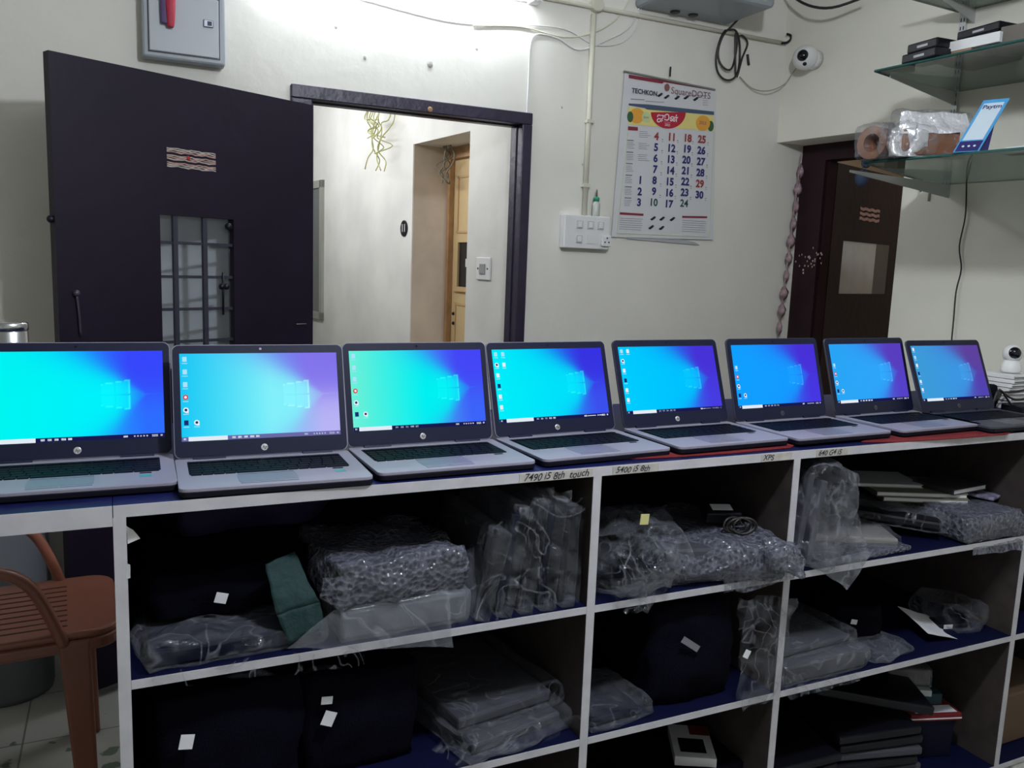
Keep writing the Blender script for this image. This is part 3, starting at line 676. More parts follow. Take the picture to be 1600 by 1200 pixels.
# grid positions in crop px: column anchors at first and last row
colT = [(312, 470), (410, 475), (512, 482), (605, 490)]; colB = [(292, 897), (390, 907), (490, 903), (585, 920)]
nav, red, grn = [], [], []
for r_, row in enumerate(rows):
    for c_, d_ in enumerate(row):
        if not d_: continue
        x = colT[c_][0]+(colB[c_][0]-colT[c_][0])*r_/6; y = colT[c_][1]+(colB[c_][1]-colT[c_][1])*r_/6
        (red if d_ in (4, 11, 18, 25, 29) else grn if d_ in (10, 24) else nav).append((str(d_), x, y, 49))
for d_, x, y in ((1, 207, 753), (2, 203, 827), (3, 199, 897)): nav.append((str(d_), x, y, 49))
ctexts('date_numerals', nav, c_navy, .0019); ctexts('red_date_numerals', red, c_red, .0019); ctexts('green_date_numerals', grn, mat('calendar_dark_green', srgb(40, 75, 70), .6), .0012)
ctexts('heading', [('TECHKON', 152, 172, 30, 'LEFT')], c_dark, .0008); ctexts('heading', [('SquareDOTS', 405, 172, 44, 'LEFT')], mat('calendar_brown_print', srgb(120, 80, 85), .6))
disc('emblem', 380, 152, 17, 25, mat('calendar_brown', srgb(130, 85, 80), .6), -.0024)
ctexts('month_name', [('ஜூன்', 382, 350, 40)], c_white, .0006); ctexts('month_caption', [('• • • • •', 382, 378, 12), ('2023', 382, 395, 16)], c_white)
ctexts('small_print', [('June', 245, 345, 16), ('2023', 610, 382, 22)], mat('calendar_violet_print', srgb(110, 80, 120), .6))
flat('weekday_tab', [(128, 403), (192, 408), (192, 432), (128, 428)], c_mar)
flat('footer_band', [(75, 958), (228, 968), (228, 982), (75, 974)], c_mar); flat('footer_band', [(478, 982), (640, 985), (640, 997), (478, 995)], c_mar)
b = MB(); random.seed(8)
def dash(x, y, w_, h_=2.2):
    pts = [(x, y), (x+w_, y+w_*.05), (x+w_, y+h_+w_*.05), (x, y+h_)]; b.add([(cal(*p).x-O.x, -.0022, cal(*p).z-O.z) for p in pts], [(0, 1, 2, 3)])
for k, y0 in enumerate((490, 566, 640, 715, 790, 862)):
    dash(120-k*3, y0, 44, 6)
    for j in range(4): dash(122-k*4, y0+18+j*11, 36+random.random()*15)
    if k < 3:
        for j in range(4): dash(200-k*4, y0-55+j*12, 50+random.random()*25)
for k in range(6):
    for c_ in range(4):
        x = 340+c_*98-k*3; y = 500+k*72+c_*7; dash(x+6, y-14, 9, 5); dash(x+7, y, 7, 4)
for j in range(6): dash(75-j, 995+j*14, 140+random.random()*10); dash(480-j, 1010+j*14, 145+random.random()*10)
for j in range(4): dash(610, 222+j*14, 34)
dash(145, 225, 90, 4); dash(240, 240, 120, 3); dash(540, 200, 100, 4)
b.build('small_print', c_grey, cal_o)
b = MB()
for (x, y) in ((335, 200), (378, 212), (445, 218), (505, 216), (566, 226), (290, 998), (348, 1000), (415, 1002), (278, 1055), (345, 1060)):
    for p4 in ([(x-20, y+6), (x+8, y-14), (x+20, y-8), (x-6, y+12)], [(x-18, y+10), (x-6, y+14), (x+20, y-4), (x+16, y-2)]):
        b.add([(cal(*p).x-O.x, -.0023, cal(*p).z-O.z) for p in p4], [(0, 1, 2, 3)])
b.build('printed_pictures', c_dark, cal_o)
b = MB()
for a, c in (((60, 1095), (650, 1118)), ((128, 440), (56, 1095)), ((682, 440), (655, 1118))):
    pa, pb = cal(*a), cal(*c); b.tube([(pa.x-O.x, -.0018, pa.z-O.z), (pb.x-O.x, -.0018, pb.z-O.z)], .0012, 4, smooth=0)
b.build('border_line', c_pale, cal_o)
pa, pb = cal(100, 48), cal(690, 168); b = MB().tube([(pa.x-O.x, -.002, pa.z-O.z), (pb.x-O.x, -.002, pb.z-O.z)], .005, 8, smooth=0); b.build('hanging_rod', mat('tin_strip', (.35, .36, .38), .3, .8), cal_o)
pc = cal(398, 50); b = MB().tube([(pc.x-O.x, -.006, pc.z-O.z+.02), (pc.x-O.x, -.006, pc.z-O.z-.022)], .004, 8, smooth=0); b.build('nail', m_iron, cal_o)

# ------------------------------------------------------------------ glass shelves on the right wall
def shelf_local(x, y, z): return rs(onZ(x, y, z))
shelf_info = {}
def glass_shelf(name_lbl, rl, tips, group='glass shelves on the right wall'):
    s0, _, z = rs(RW(*rl)); P = [shelf_local(x, y, z) for x, y in tips]
    d0, d1 = -P[0][1], -P[1][1]; sa, sb = P[0][0], max(P[1][0], P[0][0]+.3)
    # extend past the frame
    k = (d1-d0)/(sb-sa) if sb > sa else 0; send = sb+.35; dend = d0+k*(send-sa)
    t = empty('glass_shelf', name_lbl, 'shelf', RM @ Vector((s0, 0, z)), 0, group); t.rotation_euler = (0, 0, math.atan2(rd.y, rd.x))
    lm = Matrix.Translation((-s0, 0, 0))
    # local axes: x along rd, y: rotate z by that angle gives y = (-rd.y, rd.x) = rn or -rn
    yl = Vector((-rd.y, rd.x, 0)); sg = 1 if yl.dot(rn) > 0 else -1
    b = MB(); b.prism([(0, -.002*sg), (sa-s0, -d0*sg), (send-s0, -dend*sg), (send-s0, -.002*sg)][::(1)], .0, .008); b.build('glass_pane', m_glass, t)
    b = MB(); b.tube([(sa-s0, -d0*sg-.0005*sg, .004), (send-s0, -dend*sg, .004)], .0045, 6, smooth=0); b.tube([(0, -.004*sg, .004), (sa-s0, -d0*sg, .004)], .0045, 6, smooth=0); b.build('glass_edge', m_gedge, t)
    # bracket: tapering steel arm under the glass
    dd = d0*.86
    b = MB(); xx = .07
    b.add([(xx-.0015, -.003*sg, -.001), (xx-.0015, -dd*sg, -.001), (xx-.0015, -dd*sg, -.010), (xx-.0015, -.003*sg, -.055), (xx+.0015, -.003*sg, -.001), (xx+.0015, -dd*sg, -.001), (xx+.0015, -dd*sg, -.010), (xx+.0015, -.003*sg, -.055)],
          [(0, 1, 2, 3), (7, 6, 5, 4), (0, 4, 5, 1), (1, 5, 6, 2), (2, 6, 7, 3), (3, 7, 4, 0)]); b.build('bracket', mat('white_bracket', (.45, .46, .45), .4), t)
    shelf_info[name_lbl] = (t, z, s0, d0, k); return t, z
sh_mid, z_mid = glass_shelf('glass shelf holding black adapters and a flat white box', (1470, 148), [(1367, 113), (1600, 64)])
sh_low, z_low = glass_shelf('lower glass shelf holding foil packets and a blue payment stand', (1460, 290), [(1350, 256), (1600, 234)])
sh_top, z_top = glass_shelf('highest glass shelf, cut off by the top of the picture', (1498, 20), [(1425, 0), (1600, -52)])
rt = rs(RW(1490, 15)); rb = rs(RW(1455, 300))
ra = empty('slotted_rail', 'white slotted wall rail carrying the glass shelves', 'rail', RM @ Vector((rt[0]+.05, 0, rb[2]))); ra.rotation_euler = (0, 0, math.atan2(rd.y, rd.x))
ysg = -1 if Vector((-rd.y, rd.x, 0)).dot(rn) > 0 else 1
b = MB(); b.box(-.014, .014, min(.0005*ysg, .012*ysg), max(.0005*ysg, .012*ysg), 0, z_top-rb[2]+.35); b.build('channel', mat('white_rail', (.55, .56, .55), .4), ra)
b = MB()
for i in range(34):
    z = .02+i*.032
    for dx_ in (-.006, .006): b.box(dx_-.002, dx_+.002, min(.011*ysg, .0126*ysg), max(.011*ysg, .0126*ysg), z, z+.014)
b.build('slot', m_iron, ra)
q = RW(1447, 292); b = MB(); b.tube([q-rn*.001, q-rn*.03+Vector((0, 0, .01)), q-rn*.045+Vector((0, 0, -.01)), q-rn*.035+Vector((0, 0, -.022))], .004); b.tube([q+Vector((0, 0, .0))-rn*.004+rd*.02, q-rn*.004+Vector((0, 0, -.06))+rd*.02], .005, smooth=0)
tag(b.build('wall_hook', mat('hook_metal', (.35, .33, .3), .4, .6), None, True), 'small metal hook on the right wall under the lower glass shelf', 'hook')
# items on the middle shelf (local axes: x along rd, into the room = -rn)
SA = math.atan2(rd.y, rd.x)
def on_shelf(x, y, z): return onZ(x, y, z)
ZM = z_mid+.0085; ZL = z_low+.0085
def slab_box(name, lbl, cat, px, py, z, dx, dy, dz, rot, m, bev=.004, group=None, lift=0, ref='front'):
    P = onZ(px, py, z); t = empty(name, lbl, cat, (P.x, P.y, P.z+lift), rot, group)
    b = MB().box(-dx/2, dx/2, 0, dy, 0, dz, bev=bev); b.build('casing', m, t); return t
rowx = SA  # x axis along rd
def adapters():
    for (px, py, lift, dx, dy, dz, lb) in ((1434, 94, 0, .15, .10, .032, 'black adapter lying lowest at the left end of the middle glass shelf'), (1438, 94, .033, .13, .10, .032, 'black adapter stacked on another at the left end of the middle glass shelf'),
                                       (1480, 86, 0, .20, .14, .05, 'wide black adapter under two others at the wall rail of the middle glass shelf'), (1484, 86, .051, .19, .13, .035, 'black adapter in the middle of the stack of three at the wall rail'), (1490, 86, .087, .17, .13, .03, 'black adapter topmost of the stack of three at the wall rail')):
        P = onZ(px, py, ZM)+(rn*.13 if px > 1450 else rn*.0); t = empty('power_adapter', lb, 'adapter', (P.x, P.y, P.z+lift), SA-.2, 'adapters on the middle glass shelf')
        MB().box(-dx/2, dx/2, 0, dy, 0, dz, bev=.005).build('casing', m_black, t)
        MB().box(-.02, .025, -.0008, 0.0005, dz*.35, dz*.6).build('rating_label', mat('label_grey', (.4, .4, .42), .5), t)
adapters()
def long_box(name, lbl, pa, pb, z, depth, h, m, part, lift=0, over=0.0):
    a = onZ(*pa, z); c = onZ(*pb, z); L_ = (c-a); L_.z = 0; ang = math.atan2(L_.y, L_.x)
    t = empty(name, lbl, 'box', (a.x, a.y, a.z+lift), ang); MB().box(0, L_.length+over, .0, depth, 0, h, bev=.002).build(part, m, t); return t
long_box('cardboard_box', 'flat brown cardboard box under the white box on the middle glass shelf', (1452, 98), (1516, 84), ZM, .12, .020, m_card, 'carton')
long_box('white_box', 'long flat white box lying on brown cardboard on the middle glass shelf', (1468, 94), (1560, 75), ZM, .10, .034, m_white, 'carton', .0205)
P = onZ(1594, 62, ZM); t = empty('grey_box', 'grey-brown box at the right end of the middle glass shelf', 'box', (P.x, P.y+.03, P.z), SA); MB().box(-.07, .03, .06, .2, 0, .07, bev=.003).build('carton', mat('grey_brown', (.13, .115, .10), .7), t)
P = onZ(1604, 62, ZM); t = empty('wooden_board', 'upright wooden board at the right edge on the middle glass shelf', 'board', (P.x, P.y+.0, P.z), SA); MB().box(-.012, .03, .05, .3, 0, .32).build('board', mat('red_brown_wood', (.32, .17, .11), .5, var=.2, vscale=20), t)
# items on the lower shelf
P = onZ(1385, 246, ZL); t = empty('tape_roll', 'brown tape roll in clear wrap at the left end of the lower glass shelf', 'tape roll', (P.x+.02, P.y+.07, P.z+.055), SA)
b = MB(); b.lathe([(.03, -.022), (.055, -.022), (.055, .022), (.03, .022), (.03, -.022)], 28, mx=Matrix.Rotation(PI/2, 4, 'X')); b.build('roll', m_amber, t, False)
puff(b := MB(), .125, .07, .118, .008, 18, 2, 8, mx=Matrix.Translation((0, 0, -.056)), rnd=.5); b.build('wrap', m_film, t, True)
P = onZ(1425, 242, ZL); t = empty('tape_roll', 'second brown tape roll behind clear plastic on the lower glass shelf', 'tape roll', (P.x+.05, P.y+.16, P.z+.052), SA)
b = MB(); b.lathe([(.028, -.022), (.05, -.022), (.05, .022), (.028, .022), (.028, -.022)], 28, mx=Matrix.Rotation(PI/2, 4, 'X')); b.build('roll', m_amber, t)
for (px, py, w_, h_, d_, lb, sd, brown) in ((1440, 244, .15, .105, .08, 'shiny crinkled foil packet left of the larger one on the lower glass shelf', 4, 0), (1490, 243, .22, .145, .09, 'large foil packet with brown contents behind the blue payment stand', 7, 1)):
    P = onZ(px, py, ZL); t = empty('foil_packet', lb, 'packet', (P.x, P.y+(.10 if brown else .06), P.z), SA+.9, 'foil packets on the lower glass shelf')
    if brown:
        MB().box(-w_*.42, w_*.40, -d_*.35, d_*.35, .005, h_*.62, bev=.006).build('content', m_amber, t)
        sheet(b := MB(), (-w_*.5, -d_*.4, h_*.5), (w_*.5, -d_*.4, h_*.55), (w_*.5, -d_*.1, h_), (-w_*.45, -d_*.1, h_), 14, 10, .008, 22, sd); b.build('foil', m_foil, t, True)
    else:
        puff(b := MB(), w_*.8, d_*.8, h_*.85, .014, 18, sd+2, 10); b.build('foil', m_foil, t, True)
    puff(b := MB(), w_*1.1, d_*1.05, h_*1.03, .012, 18, sd, 10, rnd=.4); b.build('wrap', m_film, t, True)
# payment stand: tilted card on a wedge
P = onZ(1517, 238, ZL); t = empty('payment_stand', 'blue and white payment sign on a dark blue wedge stand on the lower glass shelf', 'sign', (P.x, P.y, P.z), 0)
fa = Vector((CAM.x-P.x, CAM.y-P.y, 0)).normalized(); fx = Vector((-fa.y, fa.x, 0)); fx = fx if fx.dot(Rv) > 0 else -fx
BL = onZ(1491, 238, ZL); BR = onZ(1527, 236, ZL)
up = None
d1 = (onP(1545, 158, BL+Vector((.03, .12, 0)), Vector((fa.x, fa.y, 0)))-BL)
tl_, tr_ = BL+d1, None
d2 = (onP(1570, 152, BR+Vector((.03, .12, 0)), Vector((fa.x, fa.y, 0)))-BR)
X_ = (BR-BL); Y_ = (d1+d2)/2
hh = Y_.length; ww = X_.length; PM = frame(BL-P, X_, Y_)
def card(name, u0, u1, v0, v1, m, h=0.0, th_=.0):
    b = MB(); 
    f_ = lambda u, v, k: tuple(Vector((BL-P))+X_*u+Y_*v+PM.to_3x3().col[2]*k)
    vv = [f_(u0, v0, h), f_(u1, v0, h), f_(u1, v1, h), f_(u0, v1, h)]
    if th_: vv += [f_(u0, v0, h-th_), f_(u1, v0, h-th_), f_(u1, v1, h-th_), f_(u0, v1, h-th_)]; return b.add(vv, [(0, 1, 2, 3), (7, 6, 5, 4), (0, 4, 5, 1), (1, 5, 6, 2), (2, 6, 7, 3), (3, 7, 4, 0)]).build(name, m, t)
    return b.add(vv, [(0, 1, 2, 3)]).build(name, m, t)
if PM.to_3x3().col[2].dot(CAM-P) < 0: print('CARD NORMAL AWAY')
m_sky = mat('sky_blue_print', srgb(70, 150, 205), .4); m_dnavy = mat('navy_print', srgb(40, 35, 95), .4); m_pw = mat('pale_card', srgb(190, 205, 215), .4)
card('sign_card', -.06, 1.06, 0, 1, m_sky, 0, .003); card('lower_band', .0, 1.0, .01, .20, m_dnavy, .0008); card('white_panel', .06, .94, .22, .93, m_pw, .0008)
b = MB(); v, f = text_geo('Paytm', ww*.34, .15, 'CENTER', .0004)
b.add(v, f, 0, frame(Vector(BL-P)+X_*.5+Y_*.85+PM.to_3x3().col[2]*.0015, X_, Y_)); b.build('lettering', m_dnavy, t)
b = MB()
for k in range(3):
    c0 = Vector(BL-P)+X_*(.25+.25*k)+Y_*.10+PM.to_3x3().col[2]*.0015; b.lathe([(ww*.06, 0), (ww*.06, .0004)], 14, mx=frame(c0, X_, Y_))
b.build('round_icon', m_pw, t)
g0_ = Vector(BL-P); back = Vector((.04, .09, 0)); b = MB()
pA = g0_+X_*.25; pB = g0_+X_*.95; pC = pA+Y_*.6; pD = pB+Y_*.62; k_ = PM.to_3x3().col[2]*-.006
base1, base2 = pA+X_*1.3+Vector((.02, .07, 0)), pB+X_*1.2+Vector((.02, .07, 0)); base1.z = base2.z = 0.0
pA.z = pB.z = 0.0; pA += back*.15; pB += back*.15
b.add([pA, pB, pD+k_, pC+k_, base1, base2], [(0, 1, 2, 3), (3, 2, 5, 4), (0, 3, 4), (1, 5, 2), (0, 4, 5, 1)]); b.build('wedge', m_dnavy, t)
P = onZ(1596, 236, ZL); t = empty('white_charger', 'white plug charger lying at the right end of the lower glass shelf', 'charger', (P.x+.04, P.y+.02, P.z), SA)
MB().box(-.06, .06, 0, .05, 0, .022, bev=.004).build('casing', m_white, t); MB().tube([(-.05, .03, .012), (-.10, .06, .014), (-.05, .08, .03), (.04, .06, .034)], .003).build('lead', m_white, t, True)
b = MB(); pts = [RW(1516, 246, -.05)]+[RW(x, y, -.012) for x, y in ((1511, 262), (1510, 300), (1508, 340), (1499, 385), (1502, 420), (1494, 455), (1490, 500), (1486, 545), (1484, 600))]
tag(b.tube(pts, .003, 8).build('cable', m_dkcable, None, True), 'thin dark cable hanging down the right wall from the lower glass shelf', 'cable')

# wall camera in the corner, counter camera
def dome_cam(loc, face, sc, lbl, hang):
    t = empty('security_camera', lbl, 'camera', loc, 0)
    s = -1 if hang else 1
    MB().lathe([(.001, 0), (.036*sc, 0), (.040*sc, s*.01*sc), (.038*sc, s*.03*sc), (.028*sc, s*.05*sc), (.02*sc, s*.055*sc)], 28).build('base', m_white, t, True)
    MB().sphere(.038*sc, (0, 0, s*.078*sc), n=28, k=18).build('head', m_white, t, True)
    f = Vector(face).normalized(); c = Vector((0, 0, s*.078*sc))
    MB().sphere(.026*sc, tuple(c+f*.02*sc), n=24, k=16).build('lens', mat('gloss_black', (.008, .008, .012), .08), t, True)
    return t
q = RW(1258, 90, -.075)
t = empty('security_camera', 'white dome camera on the right wall near the room corner', 'camera', q, 0)
MB().sphere(.056, (0, 0, 0), n=32, k=20).build('head', m_white, t, True)
MB().tube([tuple(rn*.02), tuple(rn*.0745)], .045, 24, smooth=0).build('base', m_white, t, True)
lf = Vector((-.85, -.55, -.02)).normalized()
MB().sphere(.030, tuple(lf*.034), n=24, k=16).build('lens', mat('gloss_black', (.008, .008, .012), .1), t, True)
MB().sphere(.010, tuple(Vector((-.55, -.60, -.75)).normalized()*.052)).build('sensor', m_iron, t)

# ------------------------------------------------------------------ shelf counter
YF = 1.475; YB = 2.12; TB = .016
un = empty('shelf_counter', 'long open-fronted counter with white edges, blue top and pigeonhole shelves', 'counter', (0, YF, 0))
X1, X2, X3, X4, X5 = -.010, .909, 1.468, 2.382, 3.02
SZ = [-.31, -.62, -1.04]
b = MB(); b.box(X1-.009, X5, .001, .70, T-.018, T); b.build('countertop', m_blue, un)
b = MB(); b.box(X1-.009, X5, -.001, .001, T-.020, T+.0005); eb = b.build('edge_band', m_whiteedge, un)
for i, x in enumerate((X1, X2, X3, X4, X5-.01)):
    b = MB(); b.box(x-.009, x+.009, .001, YB-YF, 0.0, T-.018); u_ = b.build('upright', m_brown, un)
    MB().box(x-.010, x+.010, -.001, .001, 0, T-.020).build('edge_band', m_whiteedge, u_)
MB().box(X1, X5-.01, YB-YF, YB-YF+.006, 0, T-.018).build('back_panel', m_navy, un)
for xa, xb in ((X1, X2), (X2, X3), (X3, X4), (X4, X5-.01)):
    for z in SZ:
        if z == -1.04: zc = T+z
        else: zc = T+z
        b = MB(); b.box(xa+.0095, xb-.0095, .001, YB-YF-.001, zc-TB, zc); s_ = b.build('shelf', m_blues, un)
        MB().box(xa+.0105, xb-.0105, -.001, .001, zc-TB, zc).build('edge_band', m_whiteedge, s_)
# handwritten tapes on the edge
def tape(px0, px1, py0, py1, txt, lean=.25, size=.016, extra=0):
    a = onY(px0, py0, YF-.002); c = onY(px1, py1, YF-.002); w_ = (c.x-a.x); zc = T-.0105
    t_ = MB().box(a.x, c.x, -.0022, -.0011, T-.0195-extra, T-.0015).build('paper_label', m_tape, un)
    v, f = text_geo(txt, size, lean, 'LEFT', .00025); b = MB()
    rnd = random.Random(len(txt))
    vv = [Vector((p.x*.95, p.y*1.15+.0012*math.sin(p.x*160), 0)) for p in v]
    tw = max(p.x for p in vv) or 1; k = min(1.25, (w_*.90)/tw)
    b.add([(p.x*k, p.y, 0) for p in vv], f, 0, frame((a.x+w_*.05, -.0026, zc), (1, 0, 0), (0, 0, 1))); b.build('handwriting', m_ink, t_)
tape(812, 926, 742, 738, '7490 i5 8th  touch', .35, .0185)
tape(958, 1030, 732, 725, '5400 i5 8th', .35, .016)
tape(1190, 1238, 712, 708, 'XPS', .3, .016)
tape(1276, 1325, 706, 701, '640 G4 i5', .35, .016)
# left counter
lc = empty('side_counter', 'plain counter with blue top and white edge over the brown chair', 'counter', (0, YF, 0))
MB().box(-1.9, X1-.0105, .001, .70, T-.030, T).build('countertop', m_blue, lc)
MB().box(-1.9, X1-.0105, -.001, .001, T-.034, T+.0005).build('edge_band', m_whiteedge, lc)
MB().box(-1.9, -1.88, .002, .68, 0, T-.030).build('side_panel', m_brown, lc)

# ------------------------------------------------------------------ laptops
LWD, LDP, LH = .338, .231, .226; SWD, SHT = .310, .1745; BTOP = .017
rnd = random.Random(2)
def wall_col(u, v, pal):
    """desktop picture: window of light with a beam that widens to the left"""
    L, Cc, Rr, TR_, TL_ = pal
    def mixc(a, b, t): t = max(0, min(1, t)); return [a[i]*(1-t)+b[i]*t for i in range(3)]
    dx = .90-u; dy = (v-.50)*.5625
    ang = math.degrees(math.atan2(abs(dy), max(dx, 1e-4)))
    wdt = 34 if dy > 0 else 46
    t = 1/(1+math.exp((ang-wdt)/6.5))
    inner = mixc(L, Cc, min(1, u/.55)) if u < .55 else mixc(Cc, Rr, (u-.72)/.3)
    ou = mixc(TL_, TR_, min(1, u*1.25)); ol = mixc(L, Rr, (u-.15)/.75)
    outer = mixc(ol, ou, 1/(1+math.exp(-(v-.5)/.09)))
    fall = 1/(1+math.exp((u-.86)/.045)); t *= fall
    c = mixc(outer, inner, t)
    # the four-pane window, brighter towards its right edge
    u0_, u1_, vc = .635, .805, .50
    if u0_ < u < u1_:
        k = (u-u0_)/(u1_-u0_); hh_ = .125+.045*k
        if abs(v-vc) < hh_:
            gap = abs(v-vc) < .008 or abs(u-.715) < .004
            if not gap: c = mixc(c, Cc, .25+.3*k); c = [min(255, x+5) for x in c]
            if (abs(abs(v-vc)-hh_) < .010 or u > u1_-.006) and not gap: c = [min(255, x+28) for x in c]
    return c
PAL = {
 1: [(0, 245, 240), (0, 242, 250), (45, 110, 255), (55, 70, 250), (0, 215, 250)],
 2: [(25, 200, 245), (130, 240, 250), (185, 180, 245), (130, 115, 235), (60, 160, 250)],
 3: [(110, 240, 215), (0, 240, 242), (60, 100, 250), (68, 70, 245), (90, 240, 240)],
 4: [(0, 238, 250), (0, 225, 250), (60, 80, 238), (55, 50, 225), (0, 190, 250)],
 5: [(0, 205, 255), (0, 195, 255), (70, 60, 225), (70, 50, 215), (0, 170, 250)],
 6: [(15, 160, 255), (20, 155, 255), (70, 55, 225), (72, 48, 215), (35, 140, 250)],
 7: [(40, 165, 245), (45, 165, 250), (85, 65, 200), (88, 62, 190), (60, 140, 245)],
 8: [(60, 155, 215), (60, 150, 225), (82, 66, 175), (92, 66, 155), (80, 130, 215)]}
m_scr = D.materials.new('lit_display'); m_scr.use_nodes = True; nt = m_scr.node_tree; nt.nodes.clear()
e_ = nt.nodes.new('ShaderNodeEmission'); at_ = nt.nodes.new('ShaderNodeAttribute'); at_.attribute_name = 'picture'; oo = nt.nodes.new('ShaderNodeOutputMaterial')
nt.links.new(at_.outputs['Color'], e_.inputs[0]); nt.links.new(e_.outputs[0], oo.inputs[0]); e_.inputs[1].default_value = 1.0
m_icw = emis('icon_white', (.8, .85, .9)); m_ics = emis('search_white', srgb(225, 235, 245)); m_bar = emis('taskbar_dark', srgb(25, 25, 80)); m_barp = emis('taskbar_grey', srgb(105, 105, 165))
m_icr = emis('icon_red', srgb(215, 60, 60)); m_icd = emis('icon_dark', srgb(25, 50, 110)); m_icg = emis('icon_pale', srgb(170, 225, 250))
m_chrome = mat('chrome_logo', (.75, .75, .78), .25, .8); m_logod = mat('dim_logo', (.10, .10, .12), .3, .6)
base_cache = {}
def base_meshes(dark):
    if dark in base_cache: return base_cache[dark]
    ma, mp_ = (m_alud, m_padd) if dark else (m_alu, m_pad)
    yc_ = (.012-LDP+.012)/2-.0
    out = []
    b = MB(); b.rslab(LWD, LDP, .003, .0125, .014, 0, .014-LDP/2, 1); b.rslab(LWD, LDP, .0125, .0190, .014, 0, .014-LDP/2, 0); out.append(('base', b, [ma, m_lapbot]))
    b = MB(); b.rslab(.292, .104, .0188, .0192, .004, -.002, -.070); out.append(('keyboard_well', b, [m_key]))
    b = MB()
    for r in range(6):
        n = [15, 14, 14, 13, 12, 9][r]; wk = .288/n; y = -.0265-r*.0172
        if r == 5: ws = [.018, .018, .018, .018, .085, .018, .018, .03, .04]; x = -.146
        else: ws = [.288/n]*n; x = -.146
        sc = .288/sum(ws)
        for wv in ws:
            w2 = wv*sc; b.box(x+.0011, x+w2-.0011, y-.0155+(.006 if r == 0 else 0), y-.0010, .0191, .0209); x += w2
    out.append(('keyboard', b, [m_key]))
    b = MB(); b.rslab(.104, .050, .0189, .0193, .003, -.016, -.165); out.append(('touchpad', b, [mp_]))
    for (xa, xb, ya, yb) in ((-.066, -.0165, -.138, -.1300), (-.0155, .034, -.138, -.1300), (-.066, -.0165, -.203, -.1925), (-.0155, .034, -.203, -.1925)):
        b = MB(); b.box(xa, xb, ya, yb, .0189, .0197); out.append(('touchpad_button', b, [mp_]))
    b = MB(); b.box(.108, .128, -.140, -.132, .0189, .0193); out.append(('fingerprint_reader', b, [m_key]))
    for sx in (-1, 1):
        for y in (-.01, -.2): b = MB(); b.cyl(.007, 0.0, .0031, 12, mx=Matrix.Translation((sx*.14, y, 0))); out.append(('foot', b, [m_rub]))
    for sx in (-1, 1): b = MB(); b.cyl(.0058, -.03, .03, 14, mx=Matrix.Translation((sx*.105, .004, .0185)) @ Matrix.Rotation(PI/2, 4, 'Y')); out.append(('hinge', b, [m_bezel]))
    base_cache[dark] = out; return out
lap_meshes = {}
